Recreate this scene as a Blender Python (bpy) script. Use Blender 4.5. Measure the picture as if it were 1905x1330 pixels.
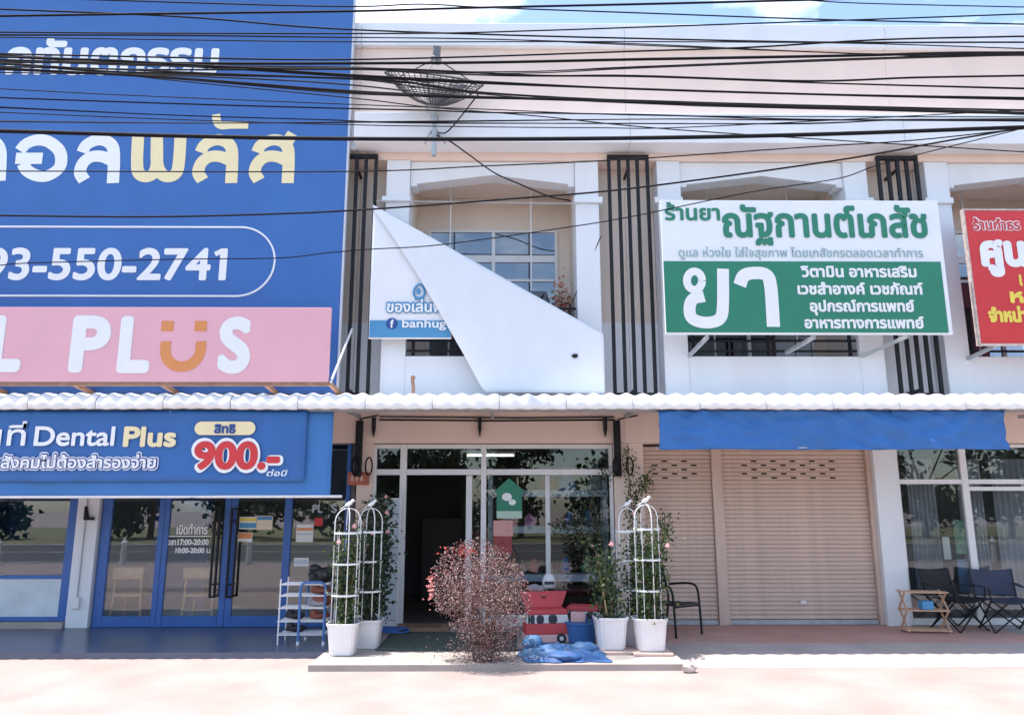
import bpy, math, random
from math import sin, cos, pi, radians, sqrt
from mathutils import Vector, Matrix, noise
from mathutils.geometry import tessellate_polygon
sc = bpy.context.scene
for o in list(bpy.data.objects): bpy.data.objects.remove(o)
COL = sc.collection

# ------------------------------------------------------------------ camera
W, H = 1905, 1330
F, PIT, YAW, ROL, CX, CD, CZ = 1400., .197, .0094, .0009, .1868, 10.4188, 1.6912
fw = Vector((sin(YAW)*cos(PIT), cos(YAW)*cos(PIT), sin(PIT)))
rt = Vector((cos(YAW), -sin(YAW), 0))
up = rt.cross(fw)
r_, u_ = rt*cos(ROL)-up*sin(ROL), up*cos(ROL)+rt*sin(ROL)
rt, up = r_, u_
cam = bpy.data.cameras.new('camera'); co = bpy.data.objects.new('camera', cam); COL.objects.link(co)
cam.sensor_width = 36; cam.lens = 36*F/W; cam.clip_end = 2000; cam.clip_start = .05
m = Matrix((rt, up, -fw)).transposed().to_4x4(); m.translation = (CX, -CD, CZ); co.matrix_world = m
sc.camera = co
def at(px, py, Y):
    d = fw + rt*((px-W/2)/F) + up*((H/2-py)/F); t = (Y+CD)/d.y
    return Vector((CX+d.x*t, Y, CZ+d.z*t))

# ------------------------------------------------------------------ light
SUN = Vector((-.27, .015, .96)).normalized()
w = bpy.data.worlds.new('World'); sc.world = w; w.use_nodes = True
nt = w.node_tree; bg = nt.nodes['Background']
sky = nt.nodes.new('ShaderNodeTexSky'); sky.sky_type = 'NISHITA'; sky.sun_disc = False
sky.sun_elevation = math.asin(SUN.z); sky.sun_rotation = math.atan2(SUN.x, SUN.y)
sky.dust_density = 0.8; sky.air_density = 1.0
tc = nt.nodes.new('ShaderNodeTexCoord'); mp = nt.nodes.new('ShaderNodeMapping'); mp.inputs['Scale'].default_value = (1.6, 1.6, 3.4)
mp.inputs['Location'].default_value = (.35, .2, .1)
nz = nt.nodes.new('ShaderNodeTexNoise'); nz.inputs['Scale'].default_value = 3.2; nz.inputs['Detail'].default_value = 8; nz.inputs['Roughness'].default_value = .55
cr = nt.nodes.new('ShaderNodeValToRGB'); cr.color_ramp.elements[0].position = .50; cr.color_ramp.elements[1].position = .66
mx = nt.nodes.new('ShaderNodeMixRGB'); mx.inputs[2].default_value = (5.2, 5.6, 6.2, 1)
nt.links.new(tc.outputs['Generated'], mp.inputs[0]); nt.links.new(mp.outputs[0], nz.inputs['Vector']); nt.links.new(nz.outputs['Fac'], cr.inputs[0])
nt.links.new(cr.outputs[0], mx.inputs[0]); nt.links.new(sky.outputs[0], mx.inputs[1]); nt.links.new(mx.outputs[0], bg.inputs[0])
bg.inputs[1].default_value = .15
sl = bpy.data.lights.new('sun', 'SUN'); sl.energy = 3.6; sl.angle = radians(.6); sl.color = (1, .95, .90)
so = bpy.data.objects.new('sun', sl); COL.objects.link(so); so.rotation_euler = SUN.to_track_quat('Z', 'Y').to_euler()
so.location = (0, -5, 30)
sc.view_settings.view_transform = 'Standard'; sc.view_settings.look = 'None'; sc.view_settings.gamma = 1
sc.view_settings.exposure = 1.3

# ------------------------------------------------------------------ materials
MATS = {}
def mat(name, col, rough=.6, var=.08, scale=4., bump=0., metal=0., streak=False, spec=.5, stain=None, stain_amt=.5, fine=60.):
    if name in MATS: return MATS[name]
    m = bpy.data.materials.new(name); m.use_nodes = True; n = m.node_tree; b = n.nodes['Principled BSDF']
    b.inputs['Roughness'].default_value = rough; b.inputs['Metallic'].default_value = metal
    b.inputs['Specular IOR Level'].default_value = spec
    c = n.nodes.new('ShaderNodeTexCoord'); mp = n.nodes.new('ShaderNodeMapping')
    if streak: mp.inputs['Scale'].default_value = (1.6, 1.6, .22)
    n.links.new(c.outputs['Object'], mp.inputs[0])
    z1 = n.nodes.new('ShaderNodeTexNoise'); z1.inputs['Scale'].default_value = scale; z1.inputs['Detail'].default_value = 6
    z2 = n.nodes.new('ShaderNodeTexNoise'); z2.inputs['Scale'].default_value = fine; z2.inputs['Detail'].default_value = 3
    n.links.new(mp.outputs[0], z1.inputs['Vector']); n.links.new(c.outputs['Object'], z2.inputs['Vector'])
    ad = n.nodes.new('ShaderNodeMath'); ad.operation = 'MULTIPLY_ADD'; ad.inputs[1].default_value = .4
    n.links.new(z2.outputs['Fac'], ad.inputs[0]); n.links.new(z1.outputs['Fac'], ad.inputs[2])
    mr = n.nodes.new('ShaderNodeMapRange'); mr.inputs[1].default_value = .4; mr.inputs[2].default_value = 1.0
    mr.inputs[3].default_value = 1-var*1.6; mr.inputs[4].default_value = 1+var
    n.links.new(ad.outputs[0], mr.inputs[0])
    mu = n.nodes.new('ShaderNodeMixRGB'); mu.blend_type = 'MULTIPLY'; mu.inputs[0].default_value = 1; mu.inputs[1].default_value = (*col, 1)
    n.links.new(mr.outputs[0], mu.inputs[2])
    out = mu.outputs[0]
    if stain:
        z3 = n.nodes.new('ShaderNodeTexNoise'); z3.inputs['Scale'].default_value = .55; z3.inputs['Detail'].default_value = 9; z3.inputs['Roughness'].default_value = .62
        n.links.new(mp.outputs[0], z3.inputs['Vector'])
        rp = n.nodes.new('ShaderNodeMapRange'); rp.inputs[1].default_value = .5; rp.inputs[2].default_value = .72; rp.inputs[3].default_value = 0; rp.inputs[4].default_value = stain_amt
        n.links.new(z3.outputs['Fac'], rp.inputs[0])
        sm = n.nodes.new('ShaderNodeMixRGB'); sm.inputs[2].default_value = (*stain, 1); n.links.new(rp.outputs[0], sm.inputs[0]); n.links.new(out, sm.inputs[1]); out = sm.outputs[0]
    n.links.new(out, b.inputs['Base Color'])
    if bump:
        bp = n.nodes.new('ShaderNodeBump'); bp.inputs['Strength'].default_value = bump; bp.inputs['Distance'].default_value = .01
        n.links.new(ad.outputs[0], bp.inputs['Height']); n.links.new(bp.outputs[0], b.inputs['Normal'])
    MATS[name] = m; return m
def glass(name, tint=(.85, .9, .92), base=.06, fres=1.0, rough=0.):
    if name in MATS: return MATS[name]
    m = bpy.data.materials.new(name); m.use_nodes = True; n = m.node_tree; n.nodes.clear()
    o = n.nodes.new('ShaderNodeOutputMaterial'); t = n.nodes.new('ShaderNodeBsdfTransparent'); t.inputs[0].default_value = (*tint, 1)
    g = n.nodes.new('ShaderNodeBsdfGlossy'); g.inputs['Roughness'].default_value = rough; g.inputs[0].default_value = (.95, .97, 1, 1)
    f = n.nodes.new('ShaderNodeFresnel'); f.inputs[0].default_value = 1.5
    a = n.nodes.new('ShaderNodeMath'); a.operation = 'MULTIPLY_ADD'; a.inputs[1].default_value = fres; a.inputs[2].default_value = base
    x = n.nodes.new('ShaderNodeMixShader'); n.links.new(f.outputs[0], a.inputs[0]); n.links.new(a.outputs[0], x.inputs[0])
    n.links.new(t.outputs[0], x.inputs[1]); n.links.new(g.outputs[0], x.inputs[2]); n.links.new(x.outputs[0], o.inputs[0])
    MATS[name] = m; return m
def ramp_mat(name, cols, rough=.55, trans=0.):
    """colour per leaf: Random Per Island through a constant ramp"""
    if name in MATS: return MATS[name]
    m = bpy.data.materials.new(name); m.use_nodes = True; n = m.node_tree; b = n.nodes['Principled BSDF']
    g = n.nodes.new('ShaderNodeNewGeometry'); r = n.nodes.new('ShaderNodeValToRGB'); r.color_ramp.interpolation = 'CONSTANT'
    e = r.color_ramp.elements
    while len(e) < len(cols): e.new(.5)
    for i, c in enumerate(cols): e[i].position = i/len(cols); e[i].color = (*c, 1)
    n.links.new(g.outputs['Random Per Island'], r.inputs[0]); n.links.new(r.outputs[0], b.inputs['Base Color'])
    b.inputs['Roughness'].default_value = rough
    if trans:
        tr = n.nodes.new('ShaderNodeBsdfTranslucent'); n.links.new(r.outputs[0], tr.inputs[0])
        x = n.nodes.new('ShaderNodeMixShader'); x.inputs[0].default_value = trans
        n.links.new(b.outputs[0], x.inputs[1]); n.links.new(tr.outputs[0], x.inputs[2]); n.links.new(x.outputs[0], n.nodes['Material Output'].inputs[0])
    MATS[name] = m; return m
def emit(name, col, s):
    m = bpy.data.materials.new(name); m.use_nodes = True; b = m.node_tree.nodes['Principled BSDF']
    b.inputs['Base Color'].default_value = (*col, 1); b.inputs['Emission Color'].default_value = (*col, 1); b.inputs['Emission Strength'].default_value = s
    return m

M_white = mat('white_wall_paint', (.76, .79, .83), .75, .05, 1.2, .15, streak=True, stain=(.60, .58, .55), stain_amt=.22)
M_peach = mat('peach_wall_paint', (.83, .67, .59), .8, .05, 1.0, .15, streak=True, stain=(.62, .50, .44), stain_amt=.25)
M_beige = mat('beige_wall_paint', (.74, .64, .56), .8, .05, 1.0, .15, streak=True)
M_steel = mat('black_steel', (.016, .017, .022), .6, .2, 12, spec=.25)
M_alu = mat('white_aluminium', (.74, .74, .75), .4, .05, 6)
M_blueframe = mat('blue_frame_paint', (.035, .13, .42), .4, .08, 8)
M_signblue = mat('blue_sign_vinyl', (.036, .140, .420), .55, .06, 2.0, .05)
M_banner = mat('blue_banner_vinyl', (.026, .130, .390), .5, .08, 3.0)
M_awning = mat('blue_awning_canvas', (.035, .155, .440), .7, .10, 3.0)
M_pink = mat('pink_sign_vinyl', (.80, .43, .50), .5, .04, 2.0)
M_pwhite = mat('white_print', (.84, .86, .88), .5, .03, 5)
M_cream = mat('cream_print', (.86, .74, .44), .5, .03, 5)
M_orange = mat('orange_print', (.72, .28, .09), .5, .04, 5)
M_green = mat('green_print', (.020, .215, .130), .5, .05, 4)
M_redp = mat('red_print', (.62, .035, .040), .5, .05, 4)
M_navy = mat('navy_print', (.02, .07, .28), .5, .05, 4)
M_yellow = mat('yellow_print', (.85, .68, .10), .5, .04, 5)
M_teal = mat('teal_blue_print', (.07, .28, .52), .5, .05, 4)
M_skyp = mat('pale_grey_print', (.55, .60, .66), .5, .05, 4)
M_signwhite = mat('white_sign_vinyl', (.80, .83, .87), .5, .03, 2.5)
M_galv = mat('galvanised_steel', (.42, .45, .48), .45, .12, 10, metal=.3)
M_rust = mat('rusty_steel', (.33, .19, .12), .8, .25, 10)
M_cable = mat('black_cable_rubber', (.012, .012, .016), .8, .2, 10, spec=.15)
M_roof = mat('white_roof_sheet', (.82, .82, .82), .45, .05, 2.0, stain=(.62, .42, .30), stain_amt=.3)
M_shut = mat('tan_shutter_paint', (.62, .47, .39), .5, .11, 3, streak=True)
M_glass = glass('window_glass', base=.03)
M_glassd = glass('shopfront_glass', (.86, .90, .92), base=.04, fres=1.0)
M_glasst = glass('toy_shop_glass', (.85, .88, .88), base=.02, fres=.7)
M_glassup = glass('upper_window_glass', (.55, .62, .68), base=.10, fres=1.5)
M_frost = mat('frosted_panel', (.60, .68, .74), .35, .10, 5)
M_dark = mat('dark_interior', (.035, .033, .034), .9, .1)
M_leaf = ramp_mat('rose_leaf', [(.035, .075, .022), (.055, .11, .03), (.09, .15, .045), (.03, .06, .025), (.13, .17, .05), (.05, .09, .04)], .5, .25)
M_leafd = ramp_mat('dark_leaf', [(.022, .045, .02), (.035, .07, .03), (.05, .09, .04), (.018, .035, .02), (.07, .10, .06)], .5, .2)
M_stem = mat('stem_bark', (.16, .11, .06), .8, .2, 20)
M_pot = mat('white_plastic_pot', (.80, .79, .80), .45, .05, 6, stain=(.55, .47, .42), stain_amt=.35)
M_soil = mat('potting_soil', (.07, .05, .035), .95, .3, 30, .5)
M_tubew = mat('white_coated_wire', (.82, .82, .82), .4, .05, 8)
M_petal = mat('pink_petal', (.85, .42, .40), .6, .15, 20)

# ------------------------------------------------------------------ mesh helpers
class MB:
    def __init__(s): s.v = []; s.f = []
    def add(s, vs, fs):
        k = len(s.v); s.v += [tuple(v) for v in vs]; s.f += [tuple(i+k for i in f) for f in fs]; return s
    def box(s, x0, x1, y0, y1, z0, z1):
        return s.add([(x0,y0,z0),(x1,y0,z0),(x1,y1,z0),(x0,y1,z0),(x0,y0,z1),(x1,y0,z1),(x1,y1,z1),(x0,y1,z1)],
                     [(0,3,2,1),(4,5,6,7),(0,1,5,4),(1,2,6,5),(2,3,7,6),(3,0,4,7)])
    def bar(s, a, b, w, h=None, upv=(0, 0, 1)):
        a, b = Vector(a), Vector(b); h = h or w; d = (b-a).normalized(); u = Vector(upv)
        if abs(d.dot(u)) > .98: u = Vector((0, 1, 0))
        r = d.cross(u).normalized(); u = r.cross(d)
        vs = []
        for p in (a, b):
            for i, j in ((-1,-1),(1,-1),(1,1),(-1,1)): vs.append(p + r*(i*w/2) + u*(j*h/2))
        return s.add(vs, [(0,1,2,3),(7,6,5,4),(0,4,5,1),(1,5,6,2),(2,6,7,3),(3,7,4,0)])
    def tube(s, pts, r, n=8, cap=True):
        pts = [Vector(p) for p in pts]; k = len(pts); vs = []; prev = None
        rr = r if isinstance(r, (list, tuple)) else [r]*k
        for i, p in enumerate(pts):
            d = (pts[min(i+1, k-1)] - pts[max(i-1, 0)]).normalized()
            if prev is None:
                a = Vector((0, 0, 1)) if abs(d.z) < .9 else Vector((0, 1, 0)); q = d.cross(a).normalized()
            else:
                q = prev - d*prev.dot(d); q = q.normalized() if q.length > 1e-6 else d.orthogonal().normalized()
            prev = q; e = d.cross(q)
            for j in range(n):
                t = 2*pi*j/n; vs.append(p + (q*cos(t) + e*sin(t))*rr[i])
        fs = []
        for i in range(k-1):
            for j in range(n): fs.append((i*n+j, i*n+(j+1)%n, (i+1)*n+(j+1)%n, (i+1)*n+j))
        if cap: fs += [tuple(range(n-1, -1, -1)), tuple((k-1)*n+j for j in range(n))]
        return s.add(vs, fs)
    def lathe(s, prof, c=(0, 0, 0), n=20, sq=2., sx=1., sy=1.):
        """prof: (radius, z); sq > 2 makes the plan a rounded square"""
        vs = []; c = Vector(c)
        for r, z in prof:
            for j in range(n):
                t = 2*pi*j/n; ct, st = cos(t), sin(t)
                k = (abs(ct)**sq + abs(st)**sq)**(-1/sq)
                vs.append(c + Vector((r*k*ct*sx, r*k*st*sy, z)))
        fs = []
        for i in range(len(prof)-1):
            for j in range(n): fs.append((i*n+j, i*n+(j+1)%n, (i+1)*n+(j+1)%n, (i+1)*n+j))
        fs += [tuple(range(n-1, -1, -1)), tuple((len(prof)-1)*n+j for j in range(n))]
        return s.add(vs, fs)
    def ball(s, c, rx, ry=None, rz=None, n=14, k=8, rot=None, wob=0, seed=0):
        ry = ry or rx; rz = rz or rx; vs = []; c = Vector(c)
        for i in range(k+1):
            ph = pi*i/k
            for j in range(n):
                t = 2*pi*j/n; d = Vector((sin(ph)*cos(t), sin(ph)*sin(t), cos(ph)))
                q = 1 + (wob*noise.noise(d*1.7 + Vector((seed, seed*.7, 0))) if wob else 0)
                p = Vector((d.x*rx*q, d.y*ry*q, d.z*rz*q))
                if rot: p = rot @ p
                vs.append(c+p)
        fs = [(i*n+j, (i+1)*n+j, (i+1)*n+(j+1)%n, i*n+(j+1)%n) for i in range(k) for j in range(n)]
        return s.add(vs, fs)
    def prism(s, poly, y0, y1):
        """polygon in XZ extruded along Y"""
        n = len(poly); vs = [(x, y0, z) for x, z in poly] + [(x, y1, z) for x, z in poly]
        fs = [tuple(range(n)), tuple(range(2*n-1, n-1, -1))] + [(i, i+n, (i+1)%n+n, (i+1)%n) for i in range(n)]
        return s.add(vs, fs)
    def grid(s, fn, nu, nv):
        vs = [fn(i/nu, j/nv) for j in range(nv+1) for i in range(nu+1)]
        return s.add(vs, [(j*(nu+1)+i, j*(nu+1)+i+1, (j+1)*(nu+1)+i+1, (j+1)*(nu+1)+i) for j in range(nv) for i in range(nu)])
    def xf(s, M_):
        s.v = [tuple(M_ @ Vector(v)) for v in s.v]; return s
    def mesh(s, name, mt, smooth=False):
        me = bpy.data.meshes.new(name); me.from_pydata(s.v, [], s.f); me.materials.append(mt)
        if smooth: me.polygons.foreach_set('use_smooth', [True]*len(me.polygons))
        me.validate(); me.update(); return me
    def build(s, name, mt, parent=None, smooth=False, solid=0, bevel=0, kind=None, label=None):
        o = bpy.data.objects.new(name, s.mesh(name, mt, smooth)); COL.objects.link(o); adopt(o, parent)
        if solid: md = o.modifiers.new('solid', 'SOLIDIFY'); md.thickness = solid; md.offset = 0
        if bevel: md = o.modifiers.new('bevel', 'BEVEL'); md.width = bevel; md.segments = 2; md.limit_method = 'ANGLE'
        if kind: o['kind'] = kind
        if label: o['label'] = label
        return o
def adopt(o, parent):
    if parent:
        o.parent = parent
        o.matrix_parent_inverse = Matrix.Translation(-Vector(parent.location)) if parent.type == 'EMPTY' else Matrix()
def tag(o, label, cat, group=None, kind=None):
    o['label'] = label; o['category'] = cat
    if group: o['group'] = group
    if kind: o['kind'] = kind
    return o
def thing(name, loc, label, cat, group=None):
    o = bpy.data.objects.new(name, None); COL.objects.link(o); o.location = loc; o.empty_display_size = .1
    return tag(o, label, cat, group)
def struct(o): o['kind'] = 'structure'; return o
def copy_tree(o, delta=(0, 0, 0), rz=0, parent=None):
    c = o.copy(); COL.objects.link(c)
    if parent: c.parent = parent
    else: c.location = Vector(o.location)+Vector(delta); c.rotation_euler.z += rz
    for ch in list(o.children): copy_tree(ch, parent=c)
    return c
def cr_spline(pts, n=8):
    P = [Vector(p) for p in pts]
    if len(P) < 3: return [P[0].lerp(P[-1], i/n) for i in range(n+1)]
    P = [2*P[0]-P[1]] + P + [2*P[-1]-P[-2]]; out = []
    for i in range(1, len(P)-2):
        a, b, c, d = P[i-1], P[i], P[i+1], P[i+2]
        for k in range(n):
            t = k/n; out.append(.5*((2*b) + (c-a)*t + (2*a-5*b+4*c-d)*t*t + (3*b-a-3*c+d)*t**3))
    out.append(P[-2]); return out
def leaf_quads(mb, pts, rng, size, sag=.25):
    for p in pts:
        d = Vector((rng.gauss(0, 1), rng.gauss(0, 1), rng.gauss(.1, .8))).normalized()
        e = d.orthogonal().normalized(); e = (Matrix.Rotation(rng.uniform(0, 6.28), 3, d) @ e); nrm = d.cross(e)
        L = size*rng.uniform(.6, 1.25); B = L*.36; p = Vector(p)
        a, b, c = p, p + d*L*.5 + e*B + nrm*L*.1, p + d*L - nrm*L*sag; f = p + d*L*.5 - e*B + nrm*L*.1
        mb.add([a, b, c, f], [(0, 1, 2), (0, 2, 3)])

# ------------------------------------------------------------------ lettering
TXT = {}
def glyphs(s):
    if s in TXT: return TXT[s]
    c = bpy.data.curves.new('tmp', 'FONT'); c.body = s; c.size = 1; c.fill_mode = 'NONE' if False else 'FRONT'
    o = bpy.data.objects.new('tmp', c); COL.objects.link(o)
    dg = bpy.context.evaluated_depsgraph_get(); cu = o.to_curve(dg)
    loops = []
    for sp in cu.splines:
        bp = sp.bezier_points; n = len(bp); L = []
        for i in range(n if sp.use_cyclic_u else n-1):
            a, b = bp[i], bp[(i+1) % n]
            p0, p1, p2, p3 = a.co, a.handle_right, b.handle_left, b.co
            straight = abs((p1-p0).cross(p3-p0).z) + abs((p2-p0).cross(p3-p0).z) < 1e-5
            k = 1 if straight else 6
            for j in range(k):
                t = j/k; q = p0*(1-t)**3 + p1*3*t*(1-t)**2 + p2*3*t*t*(1-t) + p3*t**3
                if not L or (Vector((q.x, q.y, 0))-L[-1]).length > 1e-5: L.append(Vector((q.x, q.y, 0)))
        if len(L) > 2: loops.append(L)
    o.to_curve_clear(); bpy.data.objects.remove(o); bpy.data.curves.remove(c)
    ar = lambda L: sum(L[i].x*L[(i+1) % len(L)].y - L[(i+1) % len(L)].x*L[i].y for i in range(len(L)))/2
    A = [ar(L) for L in loops]; sg = 1 if A[max(range(len(A)), key=lambda i: abs(A[i]))] > 0 else -1
    def inside(p, L):
        r = False; j = len(L)-1
        for i in range(len(L)):
            if (L[i].y > p.y) != (L[j].y > p.y) and p.x < (L[j].x-L[i].x)*(p.y-L[i].y)/(L[j].y-L[i].y)+L[i].x: r = not r
            j = i
        return r
    vs, fs = [], []
    for L, a in zip(loops, A):
        if a*sg < 0: continue
        hs = [h for h, b in zip(loops, A) if b*sg < 0 and abs(b) < abs(a) and inside(h[0], L)]
        flat = L + [p for h in hs for p in h]; k = len(vs)
        vs += flat; fs += [tuple(i+k for i in t) for t in tessellate_polygon([L]+hs)]
    TXT[s] = (vs, fs); return vs, fs
def extent(s):
    vs, _ = glyphs(s); return min(v.x for v in vs), max(v.x for v in vs), min(v.y for v in vs), max(v.y for v in vs)
def text(s, x0, x1, zb, zt, Y, mt, parent, bold=0., ref=None, name='lettering', shear=0.):
    """lettering s from x0 to x1, baseline zb, top of the plain letters zt, on the plane Y, facing -Y"""
    vs, fs = glyphs(s); a, b, _, _ = extent(s)
    _, _, r0, r1 = extent(ref or ('H' if s.isascii() else 'ก')); sx = (x1-x0-2*bold)/(b-a); sz = (zt-zb)/r1
    mb = MB(); n = 12 if bold else 0
    offs = [(0, 0)] + [(bold*cos(2*pi*i/n), bold*sin(2*pi*i/n)) for i in range(n)]
    for k, (ox, oz) in enumerate(offs):
        P = [(x0+bold+(v.x-a)*sx+ox+shear*v.y*sz, Y-.0002*k, zb+v.y*sz+oz) for v in vs]
        mb.add(P, fs)
    return mb.build(name, mt, parent)
def ptext(s, px0, px1, pyb, pyt, Y, mt, parent, **k):
    a, b = at(px0, pyb, Y), at(px1, pyb, Y); t = at((px0+px1)/2, pyt, Y); c = at((px0+px1)/2, pyb, Y)
    return text(s, a.x, b.x, c.z, t.z, Y, mt, parent, **k)

# ================================================================== THE SETTING
M_conc = mat('sunlit_concrete', (.345, .275, .25), .9, .16, 1.3, .35, stain=(.30, .20, .17), stain_amt=.55, fine=90)
M_ramp = mat('grey_cement', (.40, .35, .33), .9, .12, 2.0, .4, stain=(.40, .30, .26), stain_amt=.4, fine=80)
M_redfl = mat('red_cement', (.50, .29, .24), .75, .12, 1.6, .3, stain=(.52, .40, .36), stain_amt=.6)
M_tile = mat('dark_blue_tile', (.10, .115, .17), .28, .10, 2.0, .05)
M_cem = mat('walk_cement', (.38, .33, .30), .85, .12, 2.0, .3)
M_asph = mat('asphalt', (.09, .085, .082), .9, .15, 3, .4)
M_roadw = mat('road_marking_paint', (.75, .74, .70), .7, .1, 6)
M_verge = mat('verge_earth', (.20, .19, .09), .95, .25, 2, .5)
def sheet(name, x0, x1, y0, y1, z, mt):
    return struct(MB().add([(x0, y0, z), (x1, y0, z), (x1, y1, z), (x0, y1, z)], [(0, 1, 2, 3)]).build(name, mt))
sheet('ground', -300, 300, -300, 300, -.07, M_conc)
sheet('road', -300, 300, -26, -13, -.066, M_asph)
for i, y in enumerate((-13.4, -19.4, -25.6)): sheet('road_marking', -200, 200, y-.07, y+.07, -.061, M_roadw)
sheet('verge', -300, 300, -60, -27, -.064, M_verge)
EDGE = -.88
struct(MB().box(-10.2, -1.98, EDGE, 6.4, -.2, 0).build('tiled_walkway', M_tile))
struct(MB().box(-1.976, 2.2, -1.62, 6.4, -.2, -.002).build('cement_walkway', M_cem))
struct(MB().box(2.204, 7.2, -.32, 6.4, -.2, -.001).build('red_walkway', M_redfl))
struct(MB().box(7.204, 10.2, -.32, 6.4, -.2, -.004).build('grey_walkway', M_ramp))
rp = MB().add([(2.204, -1.50, -.068), (10.2, -1.50, -.068), (10.2, -.324, -.006), (2.204, -.324, -.006), (2.204, -.324, -.2), (10.2, -.324, -.2)],
              [(0, 1, 2, 3), (3, 2, 5, 4), (0, 3, 4), (1, 5, 2)])
struct(rp.build('cement_ramp', M_ramp))

# ------------------------------------------------------------------ buildings
GF = 1.10           # plane of the shop fronts
ZB, ZT = 2.65, 3.10 # beam over the shop fronts
def pane(parent, x0, x1, z0, z1, Y, mt=None, th=.008, name='pane'):
    return MB().box(x0, x1, Y-th/2, Y+th/2, z0, z1).build(name, mt or M_glassd, parent)
def room(root, x0, x1, wall, floor, ceil, back=5.6, zc=2.9):
    g = .012
    MB().box(x0+g, x1-g, back, back+.1, 0, zc).build('back_wall', wall, root)
    MB().box(x0+g, x0+.1, GF+.22, back-.004, 0, zc).build('side_wall', wall, root)
    MB().box(x1-.1, x1-g, GF+.22, back-.004, 0, zc).build('side_wall', wall, root)
    MB().box(x0+g, x1-g, GF+.22, back-.004, zc+.004, zc+.09).build('room_ceiling', ceil, root)
    MB().box(x0+.104, x1-.104, GF+.3, back-.008, .002, .012).build('room_floor', floor, root)
def upper_bay(root, xc, rail=True):
    X = lambda v: xc+v
    # side niches behind the grilles
    for s in (-1, 1):
        a, b = sorted((X(s*1.998), X(s*1.57)))
        MB().box(a, b, .30, .42, 4.352, 6.75).build('niche_wall', M_beige, root); MB().box(a, b, .29, .42, 3.15, 4.35).build('niche_dado', M_white, root)
        a, b = sorted((X(s*1.565), X(s*1.22)))
        MB().box(a, b, -.02, .40, 3.15, 6.75).build('pilaster', M_white, root, bevel=.008)
        a, b = sorted((X(s*1.62), X(s*1.20)))
        MB().box(a, b, -.055, .25, 6.08, 6.17).build('capital', M_white, root, bevel=.008)
    # lintel with the shallow pointed arch
    MB().prism([(X(-1.215), 6.748), (X(-1.215), 6.36), (X(-1.12), 6.36), (X(-1.12), 6.40), (X(0), 6.54), (X(1.12), 6.40), (X(1.12), 6.36), (X(1.215), 6.36), (X(1.215), 6.748)], .03, .30).build('lintel', M_white, root)
    MB().prism([(X(-1.23), 3.15), (X(1.23), 3.15), (X(1.23), 3.79), (X(-1.23), 3.79)], .0, .16).build('balcony_parapet', M_white, root, bevel=.006)
    MB().box(X(-1.215), X(1.215), .164, 1.3, 3.15, 3.30).build('balcony_floor', M_ramp, root)
    # recess
    for s in (-1, 1):
        a, b = sorted((X(s*1.216), X(s*1.34))); MB().box(a, b, .404, 1.19, 3.304, 6.75).build('recess_side', M_beige, root)
    MB().box(X(-1.215), X(1.215), .304, 1.19, 6.60, 6.75).build('recess_soffit', M_beige, root)
    wl = MB(); wl.box(X(-1.215), X(-1.04), 1.05, 1.18, 3.304, 6.596); wl.box(X(1.02), X(1.215), 1.05, 1.18, 3.304, 6.596); wl.box(X(-1.04), X(1.02), 1.05, 1.18, 6.06, 6.596)
    wl.build('recess_wall', M_beige, root)
    fr = MB()
    for x in (-1.04, -.025, .98): fr.box(X(x), X(x+.04 if x != -.025 else x+.05), 1.02, 1.08, 3.304, 6.06)
    for z0, z1 in ((6.02, 6.06), (5.52, 5.63), (3.304, 3.36), (5.20, 5.24)): fr.box(X(-.998), X(.978), 1.024, 1.076, z0, z1)
    wn = fr.build('window', M_alu, root)
    for x0, x1 in ((-1.0, -.025), (.025, .98)):
        for z0, z1 in ((5.63, 6.02), (5.24, 5.52), (3.36, 5.20)): pane(wn, X(x0), X(x1), z0, z1, 1.05, M_glassup)
    MB().box(X(-1.2), X(1.2), 3.2, 3.3, 3.3, 6.5).build('room_back', mat('curtain_grey', (.10, .11, .13), .9, .2, 3), root)
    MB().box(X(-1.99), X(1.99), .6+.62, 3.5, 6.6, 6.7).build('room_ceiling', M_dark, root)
    if rail:
        for z in (3.88, 4.03, 4.50): MB().box(X(-1.21), X(1.21), .05, .085, z-.014, z+.014).build('rail', M_steel, root)
        for x in (-1.12, -.05, .03, 1.12): MB().box(X(x)-.02, X(x)+.02, .048, .088, 3.792, 4.52).build('rail_post', M_steel, root)
    for x in (-.66, .585): MB().tube([(X(x), .6, 3.304), (X(x), .6, 6.598)], .012, 8).build('drying_pole', M_alu, root)
def upper_shell(root, x0, x1, ly=-.36):
    MB().box(x0, x1, .42, .6, 3.15, 6.75).build('wall', M_white, root) if False else None
    MB().box(x0, x1, -.02, .45, 6.755, 6.87).build('peach_band', M_peach, root)
    MB().box(x0, x1, ly, .45, 6.872, 7.34).build('ledge', M_white, root, bevel=.01)
    MB().box(x0, x1, -.05, .2, 7.342, 8.565).build('roof_parapet', M_peach, root)
    MB().box(x0, x1, -.14, .28, 8.567, 8.95).build('coping', M_white, root, bevel=.01)
    MB().box(x0, x1, .46, 12, 6.76, 7.2).build('roof_slab', M_ramp, root)
    MB().box(x0, x1, 11.8, 12, 0, 6.755).build('rear_wall', M_white, root)
def pier(root, x, mt, w=.34): MB().box(x-w/2, x+w/2, GF-.06, GF+.30, .001, ZB).build('pillar', mt, root, bevel=.006)
def beam(root, x0, x1, mt): MB().box(x0, x1, GF-.10, GF+.32, ZB+.002, 3.146).build('beam', mt, root)

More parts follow.
